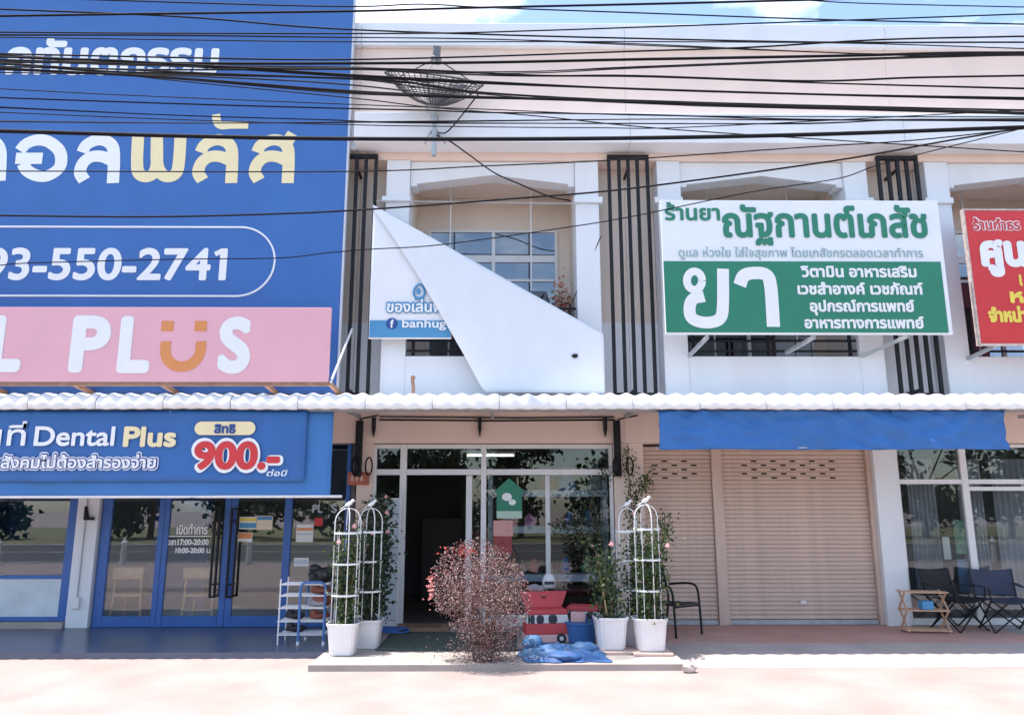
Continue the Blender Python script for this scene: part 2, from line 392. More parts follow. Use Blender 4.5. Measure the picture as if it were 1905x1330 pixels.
# --- the dental shop under the large blue sign
bd = thing('shophouse', (-6, 1.1, 0), 'shophouse with blue-framed glass front under the large blue sign', 'shop building')
upper_shell(bd, -10.2, -2.004, -.12)
MB().box(-10.2, -2.32, 0, .42, 3.15, 6.75).build('upper_wall', M_white, bd)
MB().box(-2.315, -2.004, .30, .42, 4.352, 6.75).build('niche_wall', M_beige, bd); MB().box(-2.315, -2.004, .29, .42, 3.15, 4.35).build('niche_dado', M_white, bd)
beam(bd, -10.2, -2.004, M_peach)
MB().box(-6.14, -5.82, GF-.10, GF+.30, .001, ZB).build('pillar', M_white, bd, bevel=.006)
M_room = mat('pale_room_wall', (.42, .40, .38), .85, .06); M_rfl = mat('room_tile', (.38, .33, .29), .4, .08, 3); M_bluew = mat('blue_room_wall', (.05, .17, .46), .7, .06)
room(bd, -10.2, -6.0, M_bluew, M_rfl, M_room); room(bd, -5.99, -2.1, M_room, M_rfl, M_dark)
MB().box(-5.86, -4.9, 2.9, 2.98, .02, 2.85).build('blue_partition', M_bluew, bd)
MB().box(-10.2, -6.16, GF-.14, GF+.12, .001, .085).build('plinth', M_ramp, bd)
sf = MB(); zt = 2.645
for a, b in ((-6.30, -6.15), (-5.80, -5.66), (-4.96, -4.88), (-4.875, -4.80), (-3.99, -3.90), (-3.895, -3.80), (-3.10, -2.99), (-2.20, -2.14)): sf.box(a, b, GF-.03, GF+.05, .09 if b < -6 else .002, zt)
for a, b in ((-10.2, -6.302),): sf.box(a, b, GF-.028, GF+.048, .09, .15); sf.box(a, b, GF-.028, GF+.048, .68, .73)
for a, b in ((-5.658, -4.962), (-4.798, -3.992), (-3.798, -3.102)): sf.box(a, b, GF-.028, GF+.048, .004, .155); sf.box(a, b, GF-.028, GF+.048, 2.54, zt)
sf.box(-2.988, -2.202, GF-.028, GF+.048, .004, .06)
sfo = sf.build('shopfront_frame', M_blueframe, bd, bevel=.004)
pane(sfo, -10.2, -6.302, .73, 2.6, GF); pane(sfo, -10.2, -6.302, .15, .68, GF, M_frost)
pane(sfo, -5.658, -4.962, .155, 2.54, GF); pane(sfo, -2.988, -2.202, .06, 2.64, GF)
p1 = pane(sfo, -4.798, -3.992, .155, 2.54, GF); p2 = pane(sfo, -3.798, -3.102, .155, 2.54, GF)
for x0, x1 in ((-4.10, -4.03), (-3.86, -3.77)):      # long black pull handles
    h = MB(); y0 = GF-.09
    for x in (x0, x1): h.box(x-.014, x+.014, y0-.014, y0+.014, .43, 1.68)
    for z in (.43, 1.68): h.box(x0-.014, x1+.014, y0-.0135, y0+.0135, z-.014, z+.014)
    for z in (.6, 1.5): h.box((x0+x1)/2-.04, (x0+x1)/2+.04, y0+.015, GF-.03, z-.01, z+.01)
    h.build('door_handle', M_steel, bd)
ptext('เปิดทำการ', 328, 386, 993, 980, GF-.008, M_pwhite, sfo, bold=.004)
ptext('เวลา', 309, 327, 1013, 1005, GF-.008, M_pwhite, sfo, bold=.004); ptext('17:00-20:00', 330, 388, 1013, 1003, GF-.008, M_pwhite, sfo, bold=.004)
ptext('10:00-20:00', 326, 380, 1028, 1019, GF-.008, M_pwhite, sfo, bold=.004); ptext('น.', 384, 391, 1028, 1020, GF-.008, M_pwhite, sfo, bold=.003)
MB().box(at(308, 997, GF).x, at(394, 997, GF).x, GF-.009, GF-.006, at(350, 998, GF).z, at(350, 996.5, GF).z).build('print_rule', M_pwhite, sfo)
ptext('PL', 581, 600, 953, 939, GF-.008, M_skyp, sfo, bold=.003); ptext('S', 616, 627, 953, 939, GF-.008, M_skyp, sfo, bold=.003)
# conduit and meter box on the white pillar
MB().tube([(-6.0, GF-.112, 2.6), (-6.0, GF-.112, .42)], .010, 8).build('conduit', M_galv, bd)
MB().box(-6.055, -5.945, GF-.15, GF-.102, .27, .43).build('socket_box', M_alu, bd, bevel=.01)
MB().prism([(-6.0, 1.52), (-5.87, 1.52), (-5.87, 1.56), (-5.95, 1.56), (-5.99, 1.72), (-6.0, 1.72)], GF-.17, GF-.102).build('wall_bracket', M_steel, bd)

# --- the toy shop in the middle
bc = thing('shophouse', (0, 1.1, 0), 'shophouse with open white-framed glass front and dark toy-filled interior', 'shop building')
upper_shell(bc, -2.0, 2.0); upper_bay(bc, 0); beam(bc, -2.0, 2.0, M_peach)
pier(bc, -1.97+.05, M_peach, .24); pier(bc, 1.94, M_peach, .22)
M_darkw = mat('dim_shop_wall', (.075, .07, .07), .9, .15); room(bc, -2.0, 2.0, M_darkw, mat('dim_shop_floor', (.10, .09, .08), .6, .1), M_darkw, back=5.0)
sf = MB()
for a, b, z0, z1 in ((-1.80, -1.755, 0, 2.64), (-1.40, -1.30, 0, 2.64), (-.175, -.095, 0, 2.64), (1.765, 1.82, 0, 2.64)): sf.box(a, b, GF-.02, GF+.06, .002+z0, z1)
for a, b in ((-1.753, -1.402), (-1.298, -.177), (-.093, 1.763)):
    sf.box(a, b, GF-.018, GF+.058, 2.575, 2.64); sf.box(a, b, GF-.018, GF+.058, 2.18, 2.265)
for a, b in ((-1.753, -1.402), (-.093, 1.763)): sf.box(a, b, GF-.018, GF+.058, .004, .09)
sfo = sf.build('shopfront_frame', M_alu, bc, bevel=.004)
st = MB()
for a, b in ((-.40, -.31), (.80, .87)): st.box(a, b, GF+.064, GF+.10, .09, 2.178)
st.box(-.308, .798, GF+.066, GF+.098, .09, .15); st.build('sliding_door', M_alu, bc)
for a, b, z0, z1 in ((-1.753, -1.402, .09, 2.18), (-1.753, -1.402, 2.265, 2.575), (-1.298, -.177, 2.265, 2.575), (-.093, 1.763, 2.265, 2.575), (.872, 1.763, .09, 2.18)): pane(sfo, a, b, z0, z1, GF+.02, M_glasst)
pane(sfo, -.308, .798, .152, 2.178, GF+.082, M_glasst)
MB().lathe([(.001, 0), (.05, 0), (.06, .01), (.04, .02), (.001, .025)], n=16).xf(Matrix.Translation((-.355, GF+.06, 1.20)) @ Matrix.Rotation(pi/2, 4, 'X')).build('door_pull', M_alu, bc)
MB().tube([(-1.72, GF-.12, 3.0), (0, GF-.12, 2.985), (1.85, GF-.12, 3.0)], .012, 6).build('beam_cable', M_cable, bc)
MB().tube([(-1.72, GF-.12, 3.05), (0.4, GF-.12, 3.03), (1.85, GF-.12, 3.045)], .010, 6).build('beam_cable', M_cable, bc)
MB().tube([(-1.75, GF-.05, 2.67), (1.8, GF-.05, 2.68)], .011, 6).build('beam_cable', M_cable, bc) if False else None
for x in (-1.80, -.20, 1.70):
    MB().prism([(x-.02, 3.03), (x+.03, 3.03), (x+.03, 2.86), (x+.005, 2.74), (x-.02, 2.86)], GF-.20, GF-.102).build('beam_bracket', M_steel, bc)
MB().box(-1.36, -.60, .62, GF-.03, .001, .05).build('door_step', mat('wood_step', (.30, .19, .12), .7, .15, 8), bc, bevel=.004)

# --- the shuttered shop under the green and white sign
be = thing('shophouse', (4, 1.1, 0), 'shophouse with closed tan roller shutters under the green and white sign', 'shop building')
upper_shell(be, 2.004, 6.0); upper_bay(be, 4.0); beam(be, 2.004, 6.0, M_peach)
MB().box(2.06, 2.28, GF-.06, GF+.30, .001, ZB).build('pillar', M_peach, be); MB().box(5.77, 6.12, GF-.08, GF+.30, .001, ZB).build('pillar', M_white, be, bevel=.006)
P_, TH = .0635, .0615
def slat(x0, x1, holes=()):
    mb = MB(); prof = [(0, 0), (-.012, .010), (-.014, .030), (-.012, .050), (0, TH)]
    xs = [x0]; 
    for a, b in holes: xs += [a, b]
    xs.append(x1)
    for i in range(0, len(xs), 2):
        a, b = xs[i], xs[i+1]
        n = len(prof); vs = [(a, y, z) for y, z in prof]+[(b, y, z) for y, z in prof]
        mb.add(vs, [(j, j+1, j+1+n, j+n) for j in range(n-1)] + [(n-1, 0, n, 2*n-1)])
    for a, b in holes: mb.box(a, b, -.010, 0, 0, .018); mb.box(a, b, -.010, 0, .044, TH)
    return mb
for x0, x1, nm in ((2.29, 3.335, 'narrow'), (3.50, 5.70, 'wide')):
    sh = MB().box(x0, x1, GF+.12, GF+.13, .01, 2.64).build('roller_shutter', M_dark, be)
    plain = slat(x0, x1).mesh('slat', M_shut); N = 40
    for i in range(N):
        k = N-1-i
        if 3 <= k <= 7:
            c0 = (x0+x1)/2; w = .36*(x1-x0); sp = .30; hs = []
            x = c0-w+(.15 if k % 2 else 0)
            while x+.09 < c0+w: hs.append((x, x+.09)); x += sp
            me = slat(x0, x1, hs).mesh('slat', M_shut)
        else: me = plain
        o = bpy.data.objects.new('slat', me); COL.objects.link(o); o.parent = sh; o.location = (0, GF+.10, .075+i*P_)
    MB().box(x0, x1, GF+.065, GF+.115, .004, .07).build('bottom_rail', M_galv, sh, bevel=.004)
    MB().box((x0+x1)/2-.04, (x0+x1)/2+.04, GF+.045, GF+.064, .30, .345).build('pull_plate', M_alu, sh)
MB().box(3.34, 3.495, GF+.03, GF+.16, .002, 2.645).build('shutter_guide', M_shut, be, bevel=.004); MB().box(5.705, 5.768, GF+.02, GF+.16, .002, 2.645).build('shutter_guide', M_shut, be)

# --- the shop at the end with the red sign
bf = thing('shophouse', (8, 1.1, 0), 'shophouse with grey-curtained glass front behind the two folding chairs', 'shop building')
upper_shell(bf, 6.004, 10.2); upper_bay(bf, 8.0); beam(bf, 6.004, 10.2, M_peach)
MB().box(9.9, 10.2, GF-.06, GF+.30, .001, ZB).build('pillar', M_white, bf)
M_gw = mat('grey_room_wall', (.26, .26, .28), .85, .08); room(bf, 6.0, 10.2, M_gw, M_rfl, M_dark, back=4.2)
sf = MB()
for a, b in ((6.125, 6.17), (7.12, 7.22), (8.5, 8.58), (9.84, 9.9)): sf.box(a, b, GF-.02, GF+.06, .002, 2.64)
for a, b in ((6.172, 7.118), (7.222, 8.498), (8.582, 9.838)):
    for z0, z1 in ((.004, .10), (2.04, 2.11), (2.59, 2.64)): sf.box(a, b, GF-.018, GF+.058, z0, z1)
sf.box(7.222, 8.498, GF-.017, GF+.057, 1.94, 2.0)
sfo = sf.build('shopfront_frame', M_alu, bf, bevel=.004)
for a, b in ((6.172, 7.118), (7.222, 8.498), (8.582, 9.838)):
    pane(sfo, a, b, .10, 2.04, GF+.02, M_glasst); pane(sfo, a, b, 2.11, 2.59, GF+.02, M_glasst)
M_curt = mat('grey_curtain', (.46, .47, .52), .9, .12, 3)
for x0, x1 in ((6.55, 7.0), (7.35, 7.75), (7.9, 8.5)):
    MB().grid(lambda u, v: (x0+(x1-x0)*u, 1.6+.03*sin(u*40), .15+2.3*v), 40, 2).build('curtain', M_curt, bf, smooth=True)
MB().box(6.30, 6.36, 1.8, 1.86, .02, 2.4).build('inner_post', M_alu, bf)

# ------------------------------------------------------------------ canopy with a bull-nosed corrugated edge
ca = thing('canopy', (0, 0, 3.1), 'long white corrugated canopy running above all the shop fronts', 'canopy')
def sheet_fn(x0, x1):
    def fn(u, v):
        x = x0+(x1-x0)*u
        wv = .016*sin(2*pi*x/.215)
        # profile: slope down from the wall, then a rounded nose
        if v < .45: t = v/.45; y, z, ny, nz = .02-.68*t, 3.17-.03*t, 0, 1
        else:
            t = (v-.45)/.55*pi*.62; r = .155; y, z, ny, nz = -.66-r*sin(t)*1.15, 3.14-r*(1-cos(t)), -sin(t), cos(t)
        return (x, y+ny*wv, z+nz*wv - .0035*noise.noise(Vector((x*.6, v*3, 0)))*2)
    return fn
x = -10.2; k = 0
while x < 10.19:
    x1 = min(x+.86, 10.2); dz = .004*(k % 2)
    o = MB().grid(sheet_fn(x, x1-.006), 40, 20).build('roof_sheet', M_roof, ca, smooth=True, solid=.004); o.location.z += dz; x = x1; k += 1
MB().box(-10.2, 10.2, -.70, -.64, 2.915, 2.965).build('front_purlin', M_galv, ca)
MB().box(-10.2, 10.2, -.06, -.01, 3.06, 3.11).build('wall_purlin', M_galv, ca) if False else None
x = -10
while x <= 10.01:
    MB().bar((x, .9, 3.04), (x, -.64, 2.99), .04, .05).build('rafter', M_galv, ca); x += 2.0
# soffit slab of the overhanging storey
for root, a, b in ((bd, -10.2, -2.002), (bc, -1.998, 2.0), (be, 2.004, 6.0), (bf, 6.004, 10.2)):
    MB().box(a, b, .425, GF-.105, 3.148, 3.29 if root is bd else 3.148+.0001).build('soffit', M_peach, root) if root is bd else None

# ------------------------------------------------------------------ steel grilles
for x, lb in ((-2, 'black steel bar grille squeezed between the large blue sign and the torn banner'),
              (2, 'black steel bar grille between the torn white banner and the green sign'),
              (6, 'black steel bar grille passing behind the green and white sign')):
    g = thing('steel_grille', (x, -.05, 3.2), lb, 'grille', 'steel grilles on the upper storey')
    hw = .307
    for s in (-1, -.48, 0, .48, 1): MB().box(x+s*(hw-.024)-.024, x+s*(hw-.024)+.024, -.10, -.06, 3.26, 6.75).build('bar', M_steel, g)
    for z in (3.20, 6.752): MB().box(x-hw, x+hw, -.105, -.045, z, z+.056).build('cross_rail', M_steel, g)
    for z in (3.3, 6.6): MB().box(x-.015, x+.015, -.058, .289, z-.02, z+.02).build('wall_tie', M_steel, g)

# ================================================================== SIGNS
def trim(mb, pts, r, n=6): mb.tube(pts, r, n); return mb
# --- large blue sign
YB = -.25
sg = thing('billboard', (-6, YB, 3.2), 'huge blue sign with white and cream lettering and a phone number', 'sign')
MB().box(-10.4, -2.115, YB, YB+.03, 3.22, 9.6).build('face', M_signblue, sg)
for i, x in enumerate((-8.9, -7.4, -5.9, -4.4, -2.9)): MB().box(x-.02, x+.02, YB+.032, YB+.09, 3.22, 9.6).build('back_frame', M_galv, sg)
MB().box(-2.113, -2.085, YB-.012, YB+.06, 3.22, 9.6).build('edge_trim', mat('grey_edge_trim', (.55, .58, .64), .5, .05), sg)
T = YB-.004
ptext('กทันตกรรม', 8, 405, 137, 92, T, M_pwhite, sg, bold=.030)
def ribbon(paths, wpx, Y, mt, parent, name):
    """one letter drawn as broad flat strokes through photo points"""
    mb = MB()
    for q, pts in enumerate(paths):
        P = cr_spline([at(x, y, Y-.0006*q) for x, y in pts], 7); hw = wpx/2*(Y+CD+1)/F; vs = []
        for i, p in enumerate(P):
            d = (P[min(i+1, len(P)-1)]-P[max(i-1, 0)]).normalized(); nrm = Vector((-d.z, 0, d.x)); vs += [p+nrm*hw, p-nrm*hw]
        mb.add(vs, [(2*i, 2*i+1, 2*i+3, 2*i+2) for i in range(len(P)-1)])
    return mb.build(name, mt, parent)
lo = lambda x: [[(x-41, 281), (x-29, 268), (x-9, 261), (x+12, 264), (x+31, 279), (x+36, 297), (x+31, 314), (x+11, 327), (x-9, 327), (x-27, 318), (x-36, 304)], [(x-49, 295), (x-20, 295), (x+1, 295)]]
ll = lambda x: [[(x-29, 284), (x-21, 270), (x-2, 261), (x+16, 263), (x+28, 275), (x+30, 300), (x+28, 341)], [(x-25, 336), (x-33, 321), (x-27, 303), (x-11, 292), (x+9, 292), (x+28, 300)]]
ribbon(lo(78), 22, T, M_pwhite, sg, 'letter'); ribbon(ll(182), 22, T, M_pwhite, sg, 'letter')
ribbon([[(-30, 263), (-9, 266), (0, 280), (1, 300), (-1, 337)]], 22, T, M_pwhite, sg, 'letter')
ribbon([[(257, 253), (255, 300), (258, 322), (272, 329), (286, 322), (292, 300), (292, 253)], [(292, 253), (292, 300), (299, 322), (313, 329), (328, 322), (333, 300), (336, 253)]], 22, T, M_cream, sg, 'letter')
ribbon(ll(402), 22, T, M_cream, sg, 'letter'); ribbon(ll(507)+[[(528, 274), (536, 262), (545, 249)]], 22, T, M_cream, sg, 'letter')
ribbon([[(402, 213), (404, 227), (412, 234), (430, 233), (462, 233)]], 15, T, M_cream, sg, 'letter')
ptext('93-550-2741', -34, 420, 519, 464, T, M_pwhite, sg, bold=.018)
ribbon([[(400, 473), (407, 470), (414, 466)]], 9, T-.004, M_pwhite, sg, 'letter')
q = MB(); a, b, c = at(455, 423, T), at(455, 551, T), at(511, 487, T); zc = (a.z+b.z)/2; rr = (a.z-b.z)/2; xr = c.x-rr
pts = [(-10.3, T, a.z)] + [(xr+rr*sin(t), T, zc+rr*cos(t)) for t in [pi*i/32 for i in range(33)]] + [(-10.3, T, b.z)]
q.tube(pts, .014, 6).build('phone_outline', M_pwhite, sg)
# --- pink sign box
YP = -.80
sp = thing('signboard', (-5, YP, 3.28), 'long pink sign with bold white letters and an orange smiling letter', 'sign')
zt_, zb_ = 4.28, 3.285
MB().box(-10.4, -2.105, YP, YP+.06, zb_, zt_).build('face', M_pink, sp, bevel=.004)
T = YP-.004
def poly_letters(px0, px1, s, bold): ptext(s, px0, px1, 685, 595, T, M_pwhite, sp, bold=bold)
ptext('P', 126, 200, 687, 593, T, M_pwhite, sp, bold=.045); ptext('L', 216, 277, 688, 594, T, M_pwhite, sp, bold=.045)
ptext('S', 403, 464, 688, 596, T, M_pwhite, sp, bold=.045); ptext('L', -24, 37, 686, 593, T, M_pwhite, sp, bold=.045)
# orange smiling U: two square eyes and a half ring
a, b = at(299, 636, T), at(384, 636, T); cxu = (a.x+b.x)/2; ro = (b.x-a.x)/2; ri = ro*.54; zu = at(340, 650, T).z; ztop = at(340, 635, T).z
vs, fs = [], []; n = 24; e = .9
outer = [(cxu-ro, ztop)] + [(cxu-ro*cos(pi*i/n), zu-ro*1.0*sin(pi*i/n)) for i in range(n+1)] + [(cxu+ro, ztop)]
inner = [(cxu-ri, ztop)] + [(cxu-ri*cos(pi*i/n), zu-ri*1.0*sin(pi*i/n)) for i in range(n+1)] + [(cxu+ri, ztop)]
k = len(outer); mb = MB(); mb.add([(x, T, z) for x, z in outer+inner], [(i, i+1, i+1+k, i+k) for i in range(k-1)]); mb.build('smile_letter', M_orange, sp)
for px in (301, 363):
    a, b = at(px, 597, T), at(px+21, 616, T); MB().box(a.x, b.x, T-.001, T, b.z, a.z).build('smile_eye', M_orange, sp)
for px in (-40, 130, 295, 490, 612):
    a = at(px, 712, YP+.03); MB().bar((a.x, YP+.05, zb_+.0), (a.x+.02, -.1, 3.21), .05, .05).build('strut', M_rust, sp)
MB().box(-10.4, -2.105, YP+.0, YP+.06, zb_-.045, zb_-.003).build('bottom_rail', M_rust, sp)
a, b = at(655, 612, -.13), at(615, 712, YP+.03)
MB().tube([a, b], .016, 8).build('stay_rod', M_alu, sp)
# --- banner below the canopy
YA = -.74
def cloth(x0, x1, z0, z1, Y, seed, amp=.02, nu=90, nv=16, skew=0.):
    def fn(u, v):
        x = x0+(x1-x0)*u; z = z0+(z1-z0)*v
        d = (1-v)**.6
        y = amp*d*(.6*sin(x*2.1+z*3+seed)+.5*noise.noise(Vector((x*1.6, z*2.2, seed)))*2+.55*noise.noise(Vector((x*5+z*7, z*2, seed+5))))
        y += amp*.55*noise.noise(Vector((x*2.5-z*7, z*3+x*3, seed+9))) + amp*.3*noise.noise(Vector((x*7+z*14, z*3, seed+2)))
        return (x+skew*(1-v), Y+y, z+.010*noise.noise(Vector((x*1.3, seed, 0)))*(1 if v < .01 else .4))
    return MB().grid(fn, nu, nv)
bn = thing('banner', (-6, YA, 1.82), 'wide blue vinyl banner with a red 900 price hung below the canopy', 'banner')
MB.build(cloth(-10.3, -2.36, 2.02, 2.93, YA, 1.3, .012), 'printed_sheet', M_banner, bn, smooth=True, solid=.003)
cloth(-10.3, -2.03, 1.82, 2.92, YA+.045, 7.7, .014).build('backing_sheet', mat('blue_backing_canvas', (.04, .175, .46), .6, .06, 3), bn, smooth=True, solid=.003)
MB().tube([(-10.3, YA+.045, 1.825), (-1.88, YA+.045, 1.835)], .018, 8).build('bottom_rod', M_alu, bn)
T = YA-.022
ptext('นที่', -34, 46, 828, 799, T, M_pwhite, bn, bold=.006)
ptext('Dental', 62, 212, 828, 794, T, M_pwhite, bn, bold=.008); ptext('Plus', 228, 327, 829, 795, T, M_cream, bn, bold=.014)
s_ = 'นสังคมไม่ต้องสำรองจ่าย'
ptext(s_, -22, 294, 871, 853, T+.004, M_pwhite, bn, bold=.026); ptext(s_, -20, 292, 870.5, 853.5, T, M_navy, bn, bold=.017); ptext(s_, -18, 289, 870, 854, T-.004, M_pwhite, bn, bold=.006)
ptext('900.-', 353, 526, 873, 821, T+.003, M_pwhite, bn, bold=.042); ptext('900.-', 359, 520, 870, 824, T-.004, M_redp, bn, bold=.022)
ptext('ต่อปี', 495, 532, 885, 877, T, M_pwhite, bn, bold=.002, shear=.25)
a, b = at(361, 809, T), at(476, 784, T); zc = (a.z+b.z)/2; r = (b.z-a.z)/2; mb = MB()
poly = [(a.x+r-r*sin(pi*i/16), zc+r*cos(pi*i/16)) for i in range(17)] + [(b.x-r+r*sin(pi*i/16), zc-r*cos(pi*i/16)) for i in range(17)]
mb.prism(poly, T, T+.002).build('price_pill', M_cream, bn); ptext('สิทธิ', 398, 438, 805, 793, T-.005, M_navy, bn, bold=.008)
# --- plain blue awning on the right
aw = thing('awning', (4.4, YA, 2.42), 'plain wrinkled blue canvas awning strip hung above the roller shutters', 'awning')
cloth(2.17, 6.70, 2.42, 2.93, YA, 4.1, .075, 120, 20, .0).build('canvas', M_awning, aw, smooth=True, solid=.004)
MB().tube([(2.13, YA+.09, 2.45), (6.75, YA+.09, 2.46)], .012, 8).build('bottom_rod', M_galv, aw)
for x in (2.2, 3.7, 5.2, 6.66): MB().tube([(x, YA, 2.90), (x, -.68, 2.95)], .008, 6).build('tie', M_cable, aw)

# --- green and white pharmacy sign
YS = -.55
ps = thing('signboard', (4.3, YS, 3.98), 'white and green sign with large Thai lettering above the blue awning', 'sign')
MB().box(2.355, 6.25, YS, YS+.05, 3.985, 5.905).build('face', M_signwhite, ps, bevel=.004)
T = YS-.003
a, b = at(1235, 486, T), at(1765, 619, T); x0, x1 = at(1237, 550, T).x, at(1757, 550, T).x
MB().box(x0, x1, T-.002, T, b.z, a.z).build('green_panel', M_green, ps)
T2 = T-.005
ptext('ร้านยา', 1237, 1340, 409, 388, T2, M_green, ps, bold=.010); ptext('ณัฐกานต์เภสัช', 1345, 1728, 440, 399, T2, M_green, ps, bold=.018)
ptext('ดูแล ห่วงใย ใส่ใจสุขภาพ โดยเภสัชกรตลอดเวลาทำการ', 1263, 1718, 478, 466, T2, mat('grey_green_print', (.30, .46, .46), .5, .05), ps, bold=.002)
ribbon([[(1292+14*cos(t_), 522+17*sin(t_)) for t_ in [2*pi*i/16 for i in range(17)]]], 14, T2-.003, M_pwhite, ps, 'letter')
ribbon([[(1310, 551), (1290, 556), (1283, 571), (1286, 590), (1303, 599), (1326, 599), (1341, 590), (1345, 565), (1345, 500)]], 21, T2, M_pwhite, ps, 'letter')
ribbon([[(1376, 531), (1384, 513), (1404, 508), (1426, 512), (1434, 535), (1439, 608)]], 23, T2, M_pwhite, ps, 'letter')
for s_, a, b, yb in (('วิตามิน อาหารเสริม', 1490, 1706, 515), ('เวชสำอางค์ เวชภัณฑ์', 1484, 1718, 547), ('อุปกรณ์การแพทย์', 1507, 1702, 579), ('อาหารทางการแพทย์', 1497, 1720, 610)):
    ptext(s_, a, b, yb, yb-15, T2, M_pwhite, ps, bold=.009)
for (x, y), (u, v) in (((1282, 662), (1316, 627)), ((1462, 657), (1515, 627)), ((1602, 663), (1690, 625))):
    a, b = at(x, y, -.02), at(u, v, YS+.05); MB().bar(a, b, .045, .045).build('strut', M_galv, ps); MB().bar((b.x, YS+.052, b.z), (b.x, YS+.052, 5.8), .03, .03).build('back_frame', M_galv, ps)
    MB().bar((b.x, YS+.06, 5.6), (b.x, -.05, 5.6), .03, .03).build('back_frame', M_galv, ps)
# --- red sign
rs = thing('signboard', (7.6, YS, 3.85), 'red sign with white and yellow Thai lettering in a pale frame', 'sign')
MB().box(6.61, 9.4, YS, YS+.05, 3.86, 5.76).build('face', M_redp, rs, bevel=.004)
e = MB(); e.box(6.585, 6.608, YS-.01, YS+.06, 3.835, 5.785); e.box(6.609, 9.4, YS-.008, YS+.058, 3.835, 3.858); e.box(6.609, 9.4, YS-.008, YS+.058, 5.762, 5.785); e.build('frame', mat('rusty_pale_frame', (.6, .5, .45), .6, .25, 15), rs)
T = YS-.004
ptext('ร้านกำธร', 1810, 1900, 427, 413, T+.002, M_pwhite, rs, bold=.018); ptext('ร้านกำธร', 1811, 1899, 427, 413, T-.004, M_redp, rs, bold=.006)
ptext('ศูน', 1826, 1912, 492, 452, T, M_pwhite, rs, bold=.035)
ptext('หมู', 1880, 1935, 562, 544, T, M_yellow, rs, bold=.014); ptext('จำหน่าย', 1840, 1930, 598, 580, T, M_yellow, rs, bold=.014); ptext('เ', 1897, 1903, 530, 512, T, M_yellow, rs, bold=.014)
for (x, y), (u, v) in (((1800, 668), (1866, 636)), ((1990, 668), (2060, 640))):
    a, b = at(x, y, -.02), at(u, v, YS+.05); MB().bar(a, b, .045, .045).build('strut', M_galv, rs)
MB().bar((7.5, YS+.052, 5.5), (7.5, -.05, 5.5), .03, .03).build('back_frame', M_galv, rs)

# --- torn white banner on the toy shop's balcony
YT = -.20
M_flap = mat('white_flap_vinyl', (.74, .78, .83), .7, .04, 2.0)
tb = thing('torn_banner', (0, YT, 3.75), 'torn white banner with a blue strip sagging across the balcony', 'banner')
top = [(-1.71, 5.95), (1.55, 4.05)]
def topz(x): return 5.95 + (x+1.71)*(4.05-5.95)/(1.55+1.71)
sh_ = MB()
def fnp(u, v):
    x = -1.71 + 1.15*u; z1 = topz(x); z0 = 3.99
    return (x, YT+.008*sin(x*5+v*3)*v, z0+(z1-z0)*v)
MB().grid(fnp, 30, 20).build('printed_sheet', M_signwhite, tb, smooth=True, solid=.004)
lower = [(-1.71, 5.90), (-1.40, 5.45), (-1.02, 4.86), (-.36, 3.72), (-.10, 3.24), (1.55, 3.22)]
def lowz(x):
    for (a, za), (b, zb) in zip(lower, lower[1:]):
        if x <= b: return za+(zb-za)*(x-a)/(b-a)
    return lower[-1][1]
def fnf(u, v):
    x = -1.71+3.26*u; z0, z1 = lowz(x), topz(x)
    fold = .022*sin((x*1.1+(1-v)*1.5)*5)*(1-v)*u*v + .012*noise.noise(Vector((x*2, v*2, 3)))
    return (x, YT-.055-.02*u+fold, z0+(z1-z0)*v)
MB().grid(fnf, 70, 22).build('hanging_flap', M_flap, tb, smooth=True, solid=.004)
T = YT-.014
a, b = at(692, 596, T), at(858, 628, T)
MB().box(-1.70, -.57, T, T+.002, b.z, a.z).build('blue_strip', M_teal, tb)
ptext('ของเล่นพี่', 717, 826, 580, 564, T-.002, M_teal, tb, bold=.022); ptext('ของเล่นพี่', 719, 824, 580, 565, T-.008, M_pwhite, tb, bold=.006)
ptext('banhug', 748, 830, 609, 599, T-.006, M_pwhite, tb, bold=.004, ref='n')
c = at(729, 602, T); MB().lathe([(.001, 0), (.082, 0), (.082, .002), (.001, .003)], n=28).xf(Matrix.Translation((c.x, T-.001, c.z)) @ Matrix.Rotation(pi/2, 4, 'X')).build('round_emblem', M_navy, tb)
text('f', c.x-.022, c.x+.026, c.z-.055, c.z+.05, T-.006, M_pwhite, tb, bold=.007, ref='f')
c = at(780, 542, T); ring = MB().tube([(c.x+.075*sin(t)*(1-.25*cos(t)), T-.002, c.z+.10*cos(t)) for t in [2*pi*i/24 for i in range(25)]], .016, 6); ring.ball((c.x-.01, T-.004, c.z), .03, .006, .045); ring.box(c.x-.06, c.x+.07, T-.008, T, c.z-.125, c.z-.095); ring.build('bud_emblem', M_teal, tb)
MB().tube([at(700, 374, -.1), at(1120, 380, -.1)], .009, 6).build('hanging_rod', M_galv, tb)
MB().tube([at(1118, 440, -.03), at(1060, 572, .05)], .007, 6).build('stay_wire', M_cable, tb)
MB().tube([at(698, 376, -.1), (-1.70, YT, 5.94)], .008, 6).build('tie', M_cable, tb)
c = at(1070, 662, YT-.09); MB().ball(c, .045, .015, .028, wob=.3).build('grommet', M_steel, tb)

